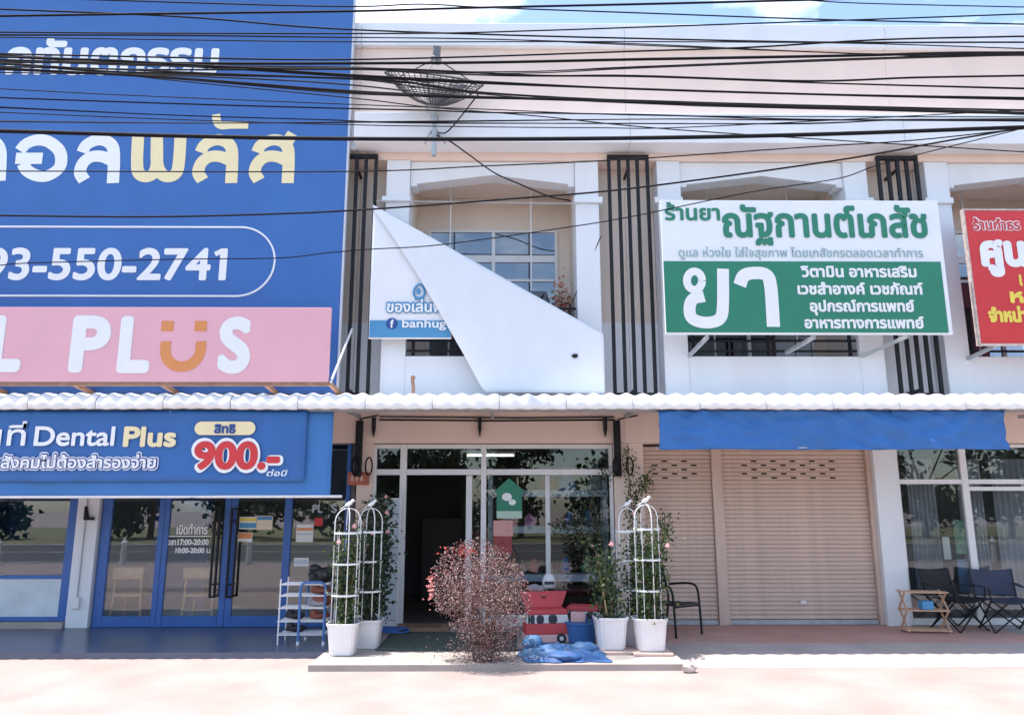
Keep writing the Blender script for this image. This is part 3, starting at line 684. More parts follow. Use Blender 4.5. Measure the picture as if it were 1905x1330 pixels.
# --- satellite dish
DX = at(807, 290, -.5); dc = at(805, 170, -.5)
sd = thing('satellite_dish', (DX.x, -.5, DX.z), 'large dark mesh satellite dish on a pole at the roof ledge', 'satellite dish')
MB().tube([(DX.x, -.5, DX.z), (DX.x, -.5, 7.33)], .035, 10).build('mast', M_galv, sd)
MB().box(DX.x-.05, DX.x+.05, -.47, -.362, 6.95, 7.0).build('clamp', M_galv, sd); MB().box(DX.x-.05, DX.x+.05, -.47, -.362, 7.18, 7.23).build('clamp', M_galv, sd)
A = Matrix.Translation((dc.x, -.5, 7.36)) @ Matrix.Rotation(radians(7), 4, 'Y') @ Matrix.Rotation(radians(26), 4, 'X')
Rd = .70; dep = .36
M_mesh = mat('dark_wire_mesh', (.07, .07, .08), .5, .1, metal=.3)
mb = MB()
for i in range(48):
    t = 2*pi*i/48; pts = [A @ Vector((Rd*s*cos(t), Rd*s*sin(t), dep*s*s)) for s in (.08, .3, .5, .7, .85, 1)]
    mb.tube(pts, .011 if i % 4 == 0 else .0065, 4, False)
for s in [.08+.92*i/20 for i in range(21)]:
    mb.tube([A @ Vector((Rd*s*cos(2*pi*i/40), Rd*s*sin(2*pi*i/40), dep*s*s)) for i in range(41)], .014 if s > .99 else .0065, 4, False)
mb.build('dish_mesh', M_mesh, sd)
for i in range(3):
    t = 2*pi*i/3+.5; MB().tube([A @ Vector((Rd*.98*cos(t), Rd*.98*sin(t), dep)), A @ Vector((.05*cos(t), .05*sin(t), .62))], .009, 6).build('feed_strut', M_mesh, sd)
f = MB().lathe([(.05, .56), (.075, .57), (.075, .66), (.055, .67), (.055, .80), (.001, .80)], n=14); f.xf(A); f.build('feed_horn', mat('grey_plastic', (.16, .18, .21), .5, .1), sd)
MB().lathe([(.001, -.10), (.09, -.10), (.11, -.02), (.10, .01), (.001, .02)], n=12).xf(A).build('hub', M_galv, sd)
for s in (-1, 1): MB().tube([(DX.x, -.5, 7.05), (DX.x+s*.10, -.46, 6.88), (DX.x+s*.15, -.37, 6.83)], .012, 6).build('brace', M_galv, sd)
MB().tube(cr_spline([A @ Vector((.68, -.1, .26)), (DX.x+.22, -.45, 7.02), (DX.x+.06, -.5, 6.93)]), .010, 6).build('coax_cable', M_cable, sd)
pts = [at(x, y, Y) for x, y, Y in ((835, 262, -.38), (875, 290, -.38), (920, 322, -.2), (965, 342, -.12), (1020, 365, -.1), (1062, 374, -.06))]
MB().tube(cr_spline([(DX.x+.03, -.5, 6.9)]+pts), .010, 6).build('coax_cable', M_cable, sd)

# ================================================================== OVERHEAD CABLES
YC = -4.6
poles = []
M_pole = mat('concrete_pole', (.42, .40, .38), .9, .1, 4, .3)
for s, nm in ((-1, 'beside the blue sign'), (1, 'beside the red sign')):
    p = thing('utility_pole', (s*14, YC, -.07), 'concrete utility pole carrying the cables '+nm, 'utility pole', 'utility poles')
    MB().add([], []).box(s*14-.13, s*14+.13, YC-.13, YC+.13, -.07, 9).build('pole_shaft', M_pole, p)
    for z in (4.6, 5.5, 6.4, 7.2): MB().box(s*14-.06, s*14+.06, YC-.9, YC+.9, z-.05, z+.05).build('cross_arm', M_galv, p)
CAB = [  # width in photo pixels, strands, pixel path
 (4, 1, [(0,30),(250,26),(660,21),(860,15),(1240,8),(1600,-2)]),
 (3, 1, [(0,17),(330,32),(600,53),(900,65),(1180,72),(1530,79),(1895,80)]),
 (2.5, 1, [(0,-6),(600,12),(780,9),(900,14),(1180,25),(1540,37),(1895,46)]),
 (2.5, 1, [(0,61),(330,63),(780,62),(1000,57),(1180,52),(1560,38),(1895,27)]),
 (2, 1, [(0,-30),(800,-22),(1400,-4),(1600,6),(1895,14)]),
 (3, 2, [(0,66),(300,66),(600,69),(900,73),(1180,83),(1500,97),(1700,103),(1895,101)]),
 (2, 1, [(0,70),(600,78),(1000,79),(1240,79),(1600,82),(1895,90)]),
 (3, 1, [(0,100),(330,107),(600,112),(860,107),(1180,96),(1400,88),(1640,75),(1895,68)]),
 (5, 1, [(0,116),(400,118),(660,119),(900,117),(1180,111),(1550,104),(1750,100),(1895,98)]),
 (5, 4, [(0,112),(330,122),(660,126),(830,134),(1000,134),(1180,126),(1500,114),(1700,107),(1895,102)]),
 (3, 2, [(0,124),(300,130),(660,129),(800,136),(950,141),(1180,143),(1400,150),(1550,155),(1895,165)]),
 (3.5, 1, [(200,112),(500,128),(740,130),(1000,141),(1180,142),(1500,151),(1700,145),(1895,141)]),
 (7, 2, [(0,104),(208,115),(440,128),(660,141),(900,153),(1180,164),(1550,175),(1895,183)]),
 (8, 5, [(0,128),(330,146),(600,168),(740,176),(900,182),(1180,189),(1500,199),(1895,211)]),
 (3.5, 3, [(0,120),(400,138),(720,150),(900,172),(1240,190),(1600,203),(1895,213)]),
 (5, 3, [(0,118),(200,133),(400,140),(660,148),(800,166),(1000,183),(1300,196)]),
 (4, 3, [(0,136),(300,141),(500,148),(660,158),(840,176),(1100,187),(1500,197),(1895,206)]),
 (2.5, 1, [(0,183),(330,193),(600,201),(800,206),(900,210),(1180,213),(1500,222),(1895,226)]),
 (2, 1, [(120,125),(300,148),(660,184),(800,200),(1000,216),(1180,236),(1400,252),(1895,282)]),
 (2.5, 2, [(0,200),(330,215),(600,223),(760,228),(1180,230),(1500,230),(1700,222),(1895,226)]),
 (1.8, 1, [(0,210),(300,222),(600,232),(800,236),(1100,238),(1300,236),(1895,205)]),
 (1.8, 1, [(0,166),(250,178),(660,195),(900,203),(1240,216),(1895,219)]),
 (2.2, 2, [(0,226),(400,229),(800,226),(1240,222),(1500,224),(1895,222)]),
 (7, 1, [(0,244),(330,254),(600,258),(900,260),(1180,258),(1500,251),(1895,238)]),
 (2.2, 1, [(0,319),(640,319),(900,310),(1140,298),(1500,275),(1700,262),(1895,240)]),
 (3.2, 1, [(0,402),(250,403),(450,400),(660,391),(960,370),(1180,350),(1550,300),(1750,265),(1895,240)]),
 (1.9, 1, [(0,494),(60,490),(330,482),(520,480),(610,470),(690,464),(820,455),(1050,424),(1180,402),(1400,357),(1560,332),(1650,303),(1895,242)]),
]
crng = random.Random(5)
for i, (wd, ns, path) in enumerate(CAB):
    for k in range(ns):
        Y = YC + crng.uniform(-.5, .5)
        dep = Y+CD+1.3
        sw = wd if ns == 1 else max(1.9, wd/ns*1.05)
        off = 0 if ns == 1 else (k-(ns-1)/2)*wd/ns*.95
        ph = crng.uniform(0, 6)
        P = [at(x, y+off*(1 if k % 2 else cos(x*.0035+ph))+ (crng.uniform(-.8, .8)), Y) for x, y in path]
        sl0 = (P[1].z-P[0].z)/(P[1].x-P[0].x)*.5; sl1 = (P[-1].z-P[-2].z)/(P[-1].x-P[-2].x)*.5
        L, R_ = Vector((-14, Y, P[0].z+sl0*(-14-P[0].x))), Vector((14, Y, P[-1].z+sl1*(14-P[-1].x)))
        L.z = min(max(L.z, 4.0), 8.2); R_.z = min(max(R_.z, 4.0), 8.2)
        pts = [L] + cr_spline(P, 6) + [R_]
        o = MB().tube(pts, sw/2*dep/F, 5, False).build('overhead_cable', M_cable, smooth=True)
        big = 'thick' if sw >= 4.5 else 'medium' if sw >= 2.9 else 'thin'
        lab = {23: 'thickest single black cable, lowest of the heavy bundle, crossing the grille tops', 24: 'thin wire rising from the blue sign to the cable knot beyond the red sign', 25: 'medium wire climbing from the phone-number outline to the cable knot beyond the red sign', 26: 'thin slack wire crossing the phone number and the white-green sign', 0: 'topmost thick cable crossing the large blue sign and the sky'}.get(i)
        bund = {9: 'bundle above the satellite dish rim', 13: 'lower heavy bundle crossing the dish bowl', 14: 'fan crossing the dish bowl', 15: 'short fan over the small sign lettering', 16: 'fan sinking towards the dish bowl', 5: 'pair below the coping', 10: 'pair across the dish rim', 12: 'heavy pair across the dish rim', 19: 'pair crossing the dish mast', 22: 'pair below the dish bowl'}.get(i)
        if bund: lab = 'black overhead cable in the '+bund
        if lab: tag(o, lab, 'cable', bund and 'cables of the '+bund or 'single overhead cables')
        else: tag(o, {'thick': 'thick black overhead cable strung across the street front', 'medium': 'medium black overhead cable strung across the street front', 'thin': 'thin black overhead wire strung across the street front'}[big], 'cable', big+' overhead cables')

# ================================================================== OBJECTS AT THE SHOP FRONTS
M_wood = mat('pale_wood', (.80, .47, .25), .5, .10, 8)
# --- wooden chairs inside the dental shop
def wood_chair(x, y, label):
    t = thing('wooden_chair', (x, y, .013), label, 'chair', 'wooden chairs inside the glass front')
    z0 = .013; w = .20
    for sx in (-1, 1):
        MB().tube([(x+sx*(w+.03), y-.21, z0), (x+sx*w, y-.19, .44), (x+sx*(w-.01), y-.22, .80)], .018, 8).build('leg', M_wood, t)
        MB().tube([(x+sx*(w+.02), y+.22, z0), (x+sx*w, y+.18, .42)], .018, 8).build('leg', M_wood, t)
    MB().lathe([(.20, .40), (.225, .41), (.225, .44), (.20, .45)], (x, y, 0), 24, 4).build('seat', M_wood, t)
    MB().grid(lambda u, v: (x-w-.03+2*(w+.03)*u, y-.225-.03*sin(pi*u), .66+.17*v), 12, 3).build('backrest', M_wood, t, smooth=True, solid=.022)
    MB().bar((x-w, y-.20, .22), (x+w, y-.20, .22), .02, .03).build('stretcher', M_wood, t)
wood_chair(-5.42, 1.47, 'pale wooden chair behind the glass beside the white pillar')
wood_chair(-4.36, 1.45, 'pale wooden chair behind the glass door with opening hours')
# --- papers on the glass
def paper(px0, py0, px1, py1, mt, label, bands=()):
    a, b = at(px0, py0, GF-.007), at(px1, py1, GF-.007)
    t = thing('notice', ((a.x+b.x)/2, GF-.007, b.z), label, 'notice', 'papers taped to the blue-framed glass')
    MB().box(a.x, b.x, GF-.009, GF-.006, b.z, a.z).build('sheet', mt, t)
    for f0, f1, m2 in bands: MB().box(a.x+.008, b.x-.008, GF-.0105, GF-.0095, a.z+(b.z-a.z)*f1, a.z+(b.z-a.z)*f0).build('print_block', m2, t)
M_paper = mat('white_paper', (.78, .78, .76), .7, .05); M_card = mat('cream_paper', (.80, .68, .52), .7, .05)
paper(446, 961, 477, 984, M_paper, 'white notice with a yellow and blue picture on the door glass', [(.1, .35, M_yellow), (.5, .9, M_teal)])
paper(478, 959, 506, 985, M_card, 'cream notice with a blue heading on the door glass', [(.05, .3, M_teal)])
paper(443, 990, 469, 1007, M_paper, 'small notice with an orange-red block on the door glass', [(.04, .68, M_orange)])
paper(552, 975, 582, 1008, M_paper, 'white notice with orange dots above the shoe rack', [(.2, .35, M_orange), (.5, .6, M_skyp)])
paper(547, 1037, 574, 1053, M_paper, 'plain white card low on the glass above the shoe rack', [(.3, .7, M_skyp)])
paper(585, 963, 600, 978, M_redp, 'small red sticker on the glass behind the white trellis')
# --- shoe rack
sr = thing('shoe_rack', (-2.36, -.2, 0), 'blue and white metal shoe rack loaded with dark and red shoes', 'shoe rack')
M_rackb = mat('blue_rack_paint', (.06, .18, .45), .4, .08)
for y in (-.40, -.02):
    MB().tube([(-2.42, y, .04), (-2.42, y, .70), (-2.40, y, .74), (-2.36, y, .76), (-2.16, y, .76), (-2.12, y, .74), (-2.10, y, .70), (-2.10, y, .04)], .017, 8).build('end_frame', M_rackb, sr)
    for x in (-2.42, -2.10): MB().tube([(x, y, .001), (x, y, .045)], .020, 8).build('foot', M_tubew, sr)
for x in (-2.68,):
    for y in (-.38, -.04): MB().tube([(x, y, .001), (x, y, .80)], .010, 6).build('leg', M_tubew, sr)
for z in (.12, .28, .44, .59, .73):
    mb = MB()
    for k in range(5): y = -.385+.0875*k; mb.tube([(-2.70, y, z), (-2.09, y, z)], .006, 6)
    mb.build('shelf', M_tubew, sr)
def blob_shoe(x, y, z, rz, mt, label):
    R = Matrix.Rotation(rz, 3, 'Z')
    mb = MB().grid(lambda u, v: (0, 0, 0), 1, 1); mb = MB()
    mb.ball((x, y, z+.045), .13, .048, .045, 14, 8, R, .25, x*9); c = R @ Vector((-.07, 0, 0)); mb.ball((x+c.x, y+c.y, z+.075), .055, .045, .055, 12, 8, R, .2, 3)
    tag(mb.build('shoe', mt, smooth=True), label, 'shoe', 'shoes on the rack')
M_brown = mat('red_brown_leather', (.26, .075, .05), .5, .15); M_blk = mat('black_leather', (.02, .02, .024), .5, .15); M_gry = mat('grey_canvas', (.35, .34, .36), .8, .1)
for (x, y, z, r, m_, l_) in ((-2.24, -.22, .736, .5, M_blk, 'black shoe lying on the top shelf of the rack'), (-2.20, -.20, .596, .2, M_brown, 'red-brown shoe on the second shelf of the rack'),
     (-2.25, -.25, .446, -.3, M_gry, 'pale grey shoe on the middle shelf of the rack'), (-2.20, -.22, .286, .4, M_brown, 'red-brown shoe on the low shelf of the rack'),
     (-2.52, -.2, .286, 0, M_blk, 'black shoe at the open end of the low shelf'), (-2.5, -.2, .126, .3, M_blk, 'black shoe at the open end of the bottom shelf')):
    blob_shoe(x, y, z, r, m_, l_)

tag(MB().ball((-2.22, -.16, .84), .15, .11, .10, 16, 10, None, .3, 2).ball((-2.30, -.2, .92), .07, .05, .05, 12, 8, None, .3, 5).build('black_bag', M_blk, smooth=True), 'slumped black bag on top of the shoe rack', 'bag')
tag(MB().ball((-2.2, -.2, .52), .13, .10, .07, 16, 10, None, .4, 8).build('red_bag', M_brown, smooth=True), 'red-brown bag squeezed into the middle of the shoe rack', 'bag')

# --- pots, trellises and roses
def pot(root, x, y, w, h, z=0, mt=None, sx=1.):
    MB().lathe([(w*.74, z+.0), (w*.78, z+.012), (w*.92, z+h*.8), (w*.95, z+h*.90), (w*1.0, z+h*.91), (w*1.02, z+h), (w*.93, z+h), (w*.90, z+h*.86), (.01, z+h*.86)], (x, y, 0), 28, 4.5, sx).build('pot', mt or M_pot, root, smooth=False, bevel=.004)
    MB().lathe([(w*.88, z+h*.87), (w*.5, z+h*.90), (.01, z+h*.91)], (x, y, 0), 20, 4.5, sx).build('soil', M_soil, root)
def rose(x, y, z, h, rad, label, seed, n=420, lean=(0, 0), mt=None, flowers=3, potw=.19, poth=.34, sx=1., stems=5, group='roses in white pots', leaf=.05, zpot=0, base_h=0.0):
    rng = random.Random(seed)
    t = thing('potted_rose', (x, y, zpot), label, 'potted plant', group)
    pot(t, x, y, potw, poth, zpot, sx=sx); tips = []; allp = []
    for k in range(stems):
        a = rng.uniform(0, 6.28); hh = h*rng.uniform(.6, 1.0)
        pts = [Vector((x+.04*cos(a), y+.04*sin(a), z))]
        for j in range(1, 6):
            f = j/5; pts.append(Vector((x+lean[0]*f+cos(a+f)*rad*f**.7*.75+rng.gauss(0, .02), y+lean[1]*f+sin(a+f)*rad*f**.7*.75+rng.gauss(0, .02), z+hh*f)))
        sp = cr_spline(pts, 4); MB().tube(sp, [.009*(1-.65*i/len(sp)) for i in range(len(sp))], 5).build('stem', M_stem, t); tips.append(sp[-1]); allp += sp[int(len(sp)*base_h):]
    L = []
    for i in range(n):
        p = rng.choice(allp); q = rad*.42; cl = .5+.9*rng.random()
        L.append(p+Vector((rng.gauss(0, q*cl), rng.gauss(0, q*cl), rng.gauss(0, .07))))
    mb = MB(); leaf_quads(mb, [p for p in L if p.z > z-.02], rng, leaf); mb.build('foliage', mt or M_leaf, t, kind='stuff')
    for i in range(flowers):
        p = rng.choice(tips)+Vector((rng.gauss(0, .06), rng.gauss(0, .04)-.04, rng.gauss(0, .05)))
        fl = MB()
        for k in range(4): fl.ball(p+Vector((0, 0, .004*k)), .030-.005*k, .030-.005*k, .018+.003*k, 10, 6, Matrix.Rotation(k*.7, 3, 'Z'), .5, i+k)
        fl.build('flower', M_petal, t)
    return t
def trellis(x, y, z, label, rz=.3):
    t = thing('trellis', (x, y, z), label, 'trellis', 'white bird-topped arch trellises')
    R, hs = .155, 1.22
    for k in range(2):
        a = rz+k*pi/2; dx, dy = cos(a)*R, sin(a)*R
        pts = [(x-dx, y-dy, z), (x-dx, y-dy, z+hs)] + [(x-dx*cos(t_), y-dy*cos(t_), z+hs+.17*sin(t_)) for t_ in [pi*i/14 for i in range(1, 14)]] + [(x+dx, y+dy, z+hs), (x+dx, y+dy, z)]
        MB().tube(pts, .0068, 6).build('hoop', M_tubew, t, smooth=True)
    for i in range(4):
        a = rz+pi/4+i*pi/2; MB().tube([(x+R*cos(a), y+R*sin(a), z), (x+R*cos(a), y+R*sin(a), z+1.12)], .0042, 6).build('rod', M_tubew, t)
    for zz in (.36, .72, 1.08):
        mb = MB(); n = 28
        vs = [(x+(R+e)*cos(2*pi*i/n), y+(R+e)*sin(2*pi*i/n), z+zz+d) for e, d in ((.004, 0), (.004, .022), (.009, .022), (.009, 0)) for i in range(n)]
        mb.add(vs, [(k*n+i, k*n+(i+1) % n, ((k+1) % 4)*n+(i+1) % n, ((k+1) % 4)*n+i) for k in range(4) for i in range(n)]); mb.build('ring', M_tubew, t)
    zb = z+hs+.17; b = MB(); R_ = Matrix.Rotation(-.5, 3, 'Y')
    b.tube([(x, y, zb-.01), (x, y, zb+.03)], .005, 6); b.ball((x, y, zb+.05), .052, .024, .026, 14, 8, R_); b.ball((x+.045, y, zb+.088), .021, .019, .020, 12, 8)
    b.lathe([(.006, 0), (.001, .024)], n=6).v; b.bar((x-.035, y, zb+.03), (x-.11, y, zb-.015), .024, .008); b.bar((x+.06, y, zb+.088), (x+.083, y, zb+.084), .006, .005)
    b.build('bird', M_tubew, t, smooth=True)
    return t
PZ = .30
rose(-1.73, -.98, PZ, 1.15, .13, 'climbing rose in a white pot inside the trellis beside the shoe rack', 11, 1300, flowers=2, poth=.36, potw=.19)
trellis(-1.73, -.98, PZ, 'white arch trellis with a bird, standing in the pot beside the shoe rack')
rose(-1.52, -.55, PZ, 1.2, .14, 'climbing rose in a white pot behind the rose beside the shoe rack', 12, 1300, flowers=2, mt=M_leafd)
trellis(-1.53, -.55, PZ, 'white arch trellis with a bird, second in line from the shoe rack', .5)
for i, (x, y, h, sd_) in enumerate(((-1.60, -.12, 1.0, 21), (-1.64, .22, 1.35, 22), (-1.68, .58, 1.5, 23))):
    rose(x, y, PZ, h, .19, ('short', 'taller', 'tallest')[i]+' dark leafy shrub in a white pot beside the pale panel', sd_, 1500, mt=M_leafd, flowers=2, potw=.16, poth=.36, group='shrubs in white pots in a row', leaf=.065, lean=(.02, 0), stems=8)
    mb = MB()
    for s in (-1, 1): mb.box(x+.02+s*.10-.03, x+.02+s*.10+.03, y-.20, y-.13, .001, .03)
    tag(mb.build('pot_feet', M_pot), ('pale feet under the short shrub pot', 'pale feet under the taller shrub pot', 'pale feet under the tallest shrub pot')[i], 'pot feet', 'feet under the shrub pots')
rose(1.47, -.82, PZ+.04, .95, .20, 'sparse rose with a bamboo cane in a white pot beside the blue tub', 31, 900, flowers=3, potw=.20, poth=.37, lean=(-.08, 0), sx=1.05, zpot=.03, stems=6)
MB().tube([(1.44, -.86, .33), (1.34, -.90, .98)], .009, 6).build('cane', mat('bamboo', (.55, .38, .2), .6, .1), bpy.data.objects['potted_rose.005'] if 'potted_rose.005' in bpy.data.objects else None)
ground_leaf = random.Random(3)
rose(1.93, -.92, PZ+.04, 1.25, .17, 'climbing rose in a white pot inside the trellis beside the roller shutter', 32, 1500, flowers=2, potw=.205, poth=.37, zpot=.03, lean=(.08, 0))
trellis(1.93, -.92, PZ+.04, 'white arch trellis with a bird, standing in the pot beside the roller shutter', .25)
rose(1.86, -.42, PZ, 1.3, .18, 'climbing rose in a white pot between the pillar and the black chair', 33, 1500, flowers=2, lean=(.12, 0))
trellis(1.78, -.42, PZ, 'white arch trellis with a bird between the pillar and the black chair', .6)
M_slab = mat('pink_paving_slab', (.62, .45, .38), .85, .12, 5, .3)
for x, y, l_ in ((1.47, -.84, 'pale paving slab under the pot with the bamboo cane'), (1.93, -.94, 'pale paving slab under the pot by the roller shutter')):
    tag(MB().box(x-.24, x+.22, y-.25, y+.22, .0, .029).build('paving_slab', M_slab, bevel=.005), l_, 'paving slab', 'slabs under the pots')
# climbing vine on the pillar
def vine(x, y, paths, label, seed, n, leaf=.045, spread=.07, mt=None):
    rng = random.Random(seed); t = thing('climbing_vine', (x, y, 0), label, 'vine')
    al = []
    for p in paths: sp = cr_spline(p, 8); MB().tube(sp, .007, 5).build('stem', M_stem, t); al += sp
    mb = MB(); L = []
    for i in range(n): p = rng.choice(al); L.append(p+Vector((rng.gauss(0, spread), rng.gauss(0, spread*.5)-.02, rng.gauss(0, .05))))
    leaf_quads(mb, L, rng, leaf); mb.build('foliage', mt or M_leaf, t, kind='stuff')
    for i in range(3):
        p = rng.choice(al); fl = MB()
        for k in range(3): fl.ball(p+Vector((0, -.08, .004*k)), .028-.006*k, .028-.006*k, .016, 8, 6, None, .5, i+k)
        fl.build('flower', M_petal, t)
vine(2.0, .9, [[(1.95, .5, .1), (2.02, .7, .9), (2.05, .85, 1.7), (2.02, .95, 2.5)], [(2.05, .85, 1.6), (2.18, .8, 1.95), (2.30, .8, 2.15)], [(2.0, .6, .5), (2.2, .4, .95), (2.38, .3, 1.25), (2.42, .3, 1.6)]],
     'green climbing vine on the pillar beside the roller shutter', 41, 1300)
vine(1.5, .9, [[(1.62, .6, .2), (1.6, .8, .9), (1.5, .95, 1.45), (1.1, 1.0, 1.5)], [(1.62, .85, 1.2), (1.45, .95, 1.7), (1.72, .98, 2.3)], [(1.6, .8, .9), (1.3, .95, 1.35), (.95, 1.0, 1.4)]],
     'dark trailing vine in front of the toy shop window', 42, 900, mt=M_leafd, spread=.09)
vine(-1.78, .9, [[(-1.72, .75, .3), (-1.80, .85, 1.1), (-1.74, .9, 1.75)], [(-1.76, .85, 1.5), (-1.62, .85, 1.82)]], 'dark vine on the pillar beside the red number plate', 43, 700, mt=M_leafd)

# made-up fine-leaved shrub in place of a blotted-out, unknown object by the door
sb = thing('stand_in_shrub', (-.10, -1.38, -.002), 'made-up bush of tiny dark, red and pale pink leaves in place of a blotted-out object before the open door', 'shrub')
rng = random.Random(77)
MB().lathe([(.11, -.002), (.12, .02), (.14, .16), (.15, .165), (.15, .18), (.135, .18), (.13, .15), (.01, .15)], (-.06, -1.38, 0), 24).build('pot', mat('brown_clay_pot', (.12, .08, .07), .8, .15), sb)  # pot made up along with the shrub
al = []
for k in range(26):
    a = rng.uniform(0, 6.28); rr = rng.uniform(.15, .55); hh = rng.uniform(.7, 1.28)
    p = [(-.06+.05*cos(a), -1.38+.05*sin(a), .14), (-.06+rr*.45*cos(a), -1.38+rr*.45*sin(a), .14+hh*.4), (-.09+rr*.9*cos(a), -1.38+rr*.8*sin(a), .14+hh*.7), (-.13+rr*cos(a)*.9, -1.38+rr*.8*sin(a), hh)]
    sp = cr_spline(p, 5); MB().tube(sp, [.007*(1-.7*i/len(sp)) for i in range(len(sp))], 4).build('stem', M_stem, sb); al.append(sp)
L = []
while len(L) < 15000:
    d = Vector((rng.gauss(0, 1), rng.gauss(0, 1), rng.gauss(0, 1))).normalized()*rng.random()**.42
    z = .70+.66*d.z; wid = .58 if z > .60 else .58*(.66+.34*max(0, z-.04)/.56)
    p = Vector((-.08-.10*d.z+wid*d.x, -1.38+wid*.85*d.y, z))
    if noise.noise(p*5) > -.28: L.append(p)
for i in range(1600):   # more made-up sprigs, low round the pot
    L.append(Vector((-.04+rng.gauss(0, .22), -1.42+rng.gauss(0, .15), abs(rng.gauss(.10, .10))+.01)))
mb = MB(); leaf_quads(mb, L, rng, .020)
mb.build('foliage', ramp_mat('stand_in_leaf', [(.10, .055, .06), (.40, .20, .19), (.05, .03, .03), (.62, .46, .44), (.16, .06, .06), (.26, .20, .19), (.045, .035, .03), (.33, .10, .10), (.50, .38, .36)], .6, .15), sb, kind='stuff')
mb = MB(); leaf_quads(mb, [Vector((-.30+rng.gauss(0, .12), -1.60+rng.gauss(0, .08), 1.20+rng.gauss(0, .04))) for i in range(55)], rng, .035)
mb.build('red_flecks', mat('red_fleck', (.42, .05, .04), .6, .1), sb, kind='stuff')  # red flecks added for a visible scrap of the unknown object
mb = MB(); leaf_quads(mb, [Vector((-.67+rng.gauss(0, .02), -1.38+rng.gauss(0, .06), .80+rng.gauss(0, .1))) for i in range(60)], rng, .04); mb.build('pink_flecks', mat('rosy_fleck', (.75, .30, .28), .6, .1), sb, kind='stuff')  # rosy flecks added for another scrap of it, no real blossom

# --- doorway: green mat, door mat, pale panel, blue hose
tag(MB().grid(lambda u, v: (-1.38+1.72*u, -.80+1.36*v, .006+.003*noise.noise(Vector((u*5, v*4, 0)))), 24, 20).build('floor_mat', mat('green_mat', (.075, .105, .085), .95, .2, 10, .5, fine=200), smooth=True, solid=.006), 'large dark green mat on the floor before the open door', 'mat')
tag(MB().box(-1.22, -.72, .66, 1.0, .051, .062).build('door_mat', mat('brown_coir', (.22, .13, .08), .95, .3, 30, .6), bevel=.003), 'small brown door mat on the wooden step', 'mat')
pn = thing('leaning_panel', (-1.58, .95, 0), 'pale frosted panel in a white frame leaning by the open door', 'panel')
Q = lambda u, z, off=0: (-1.79+.42*u, .90-.0*u+.10*z/1.8+off, z)
mb = MB(); mb.grid(lambda u, v: Q(u, .12+1.68*v), 4, 8).build('sheet', M_frost, pn, solid=.01)
e = MB(); e.bar(Q(-.02, .02), Q(-.02, 1.84), .035, .03); e.bar(Q(1.02, .02), Q(1.02, 1.84), .035, .03); e.bar(Q(0.03, 1.82), Q(.97, 1.82), .03, .034); e.bar(Q(.03, .06), Q(.97, .06), .03, .10); e.build('frame', M_alu, pn)
mb = MB(); pts = []
for i in range(140):
    t_ = i*.16; r = .13+.03*sin(t_*.37)+.02*sin(t_*1.3); pts.append((-1.36+r*1.3*cos(t_), .52+r*sin(t_)*.8, .018+.0022*(t_)+.006*sin(t_*2.1)))
tag(mb.tube(pts, .012, 6).build('garden_hose', mat('blue_hose', (.05, .16, .48), .4, .1), smooth=True), 'coiled blue garden hose on the floor by the pale panel', 'hose')

# --- toys by the window
M_tred = mat('red_toy_fabric', (.62, .075, .085), .6, .08, 8); M_twht = mat('white_toy_fabric', (.74, .74, .76), .6, .05, 8); M_tblk = mat('dark_toy_print', (.03, .035, .05), .5, .1); M_tpnk = mat('pale_pink_fabric', (.78, .48, .47), .6, .06)
def bus_box(x, y, rz, label, lid=True):
    t = thing('toy_box', (x, y, .003), label, 'toy box', 'bus-shaped toy boxes'); Rm = Matrix.Translation((x, y, 0)) @ Matrix.Rotation(rz, 4, 'Z')
    w, d, h = .30, .19, .40
    def band(z0, z1, mt, nm, grow=0.):
        s0, s1 = 1-.14*z0/h, 1-.14*z1/h
        vs = [(sx*(w*s+grow), sy*(d*s+grow), z) for z, s in ((z0, s0), (z1, s1)) for sx, sy in ((-1, -1), (1, -1), (1, 1), (-1, 1))]
        MB().add(vs, [(0, 3, 2, 1), (4, 5, 6, 7), (0, 1, 5, 4), (1, 2, 6, 5), (2, 3, 7, 6), (3, 0, 4, 7)]).xf(Rm).build(nm, mt, t, bevel=.012)
    band(.004, .10, M_tpnk, 'skirt'); band(.1005, .235, M_tred, 'lower_body'); band(.2355, .34, M_twht, 'window_band'); band(.3405, h, M_tred, 'roof')
    for px, ww, pz in ((-.20, .030, .288), (-.245, .014, .288), (-.10, .048, .286), (.065, .058, .288)):
        mb = MB().lathe([(1, 0), (1, .006), (.001, .007)], n=20, sq=3).xf(Rm @ Matrix.Translation((px, -d*.905+.004, pz)) @ Matrix.Rotation(pi/2-.06, 4, 'X') @ Matrix.Diagonal((ww, .052, 1, 1))); mb.build('window', M_tblk, t)
    for px in (.17,):
        MB().lathe([(.062, 0), (.062, .012), (.001, .014)], n=18).xf(Rm @ Matrix.Translation((px, -d-.002, .055)) @ Matrix.Rotation(pi/2, 4, 'X')).build('wheel', M_tblk, t)
        MB().lathe([(.026, 0), (.026, .008), (.001, .009)], n=14).xf(Rm @ Matrix.Translation((px, -d-.017, .055)) @ Matrix.Rotation(pi/2, 4, 'X')).build('hub_cap', M_twht, t)
    if lid:
        vs = [(-.235, .10, h+.0), (.235, .10, h), (.325, .16, h+.20), (-.325, .16, h+.20)]; vs = vs+[(a, b+.02, c) for a, b, c in vs]
        MB().add(vs, [(0, 1, 2, 3), (7, 6, 5, 4), (0, 4, 5, 1), (1, 5, 6, 2), (2, 6, 7, 3), (3, 7, 4, 0)]).xf(Rm).build('lid', M_tred, t, bevel=.006)
        MB().prism([(-.05, h+.145), (0, h+.11), (.05, h+.145), (.0, h+.135)], .123, .128).xf(Rm).build('handle_slot', M_tblk, t)
    return t
bus_box(.72, -.10, .12, 'red and white bus-shaped toy box with its lid standing open')
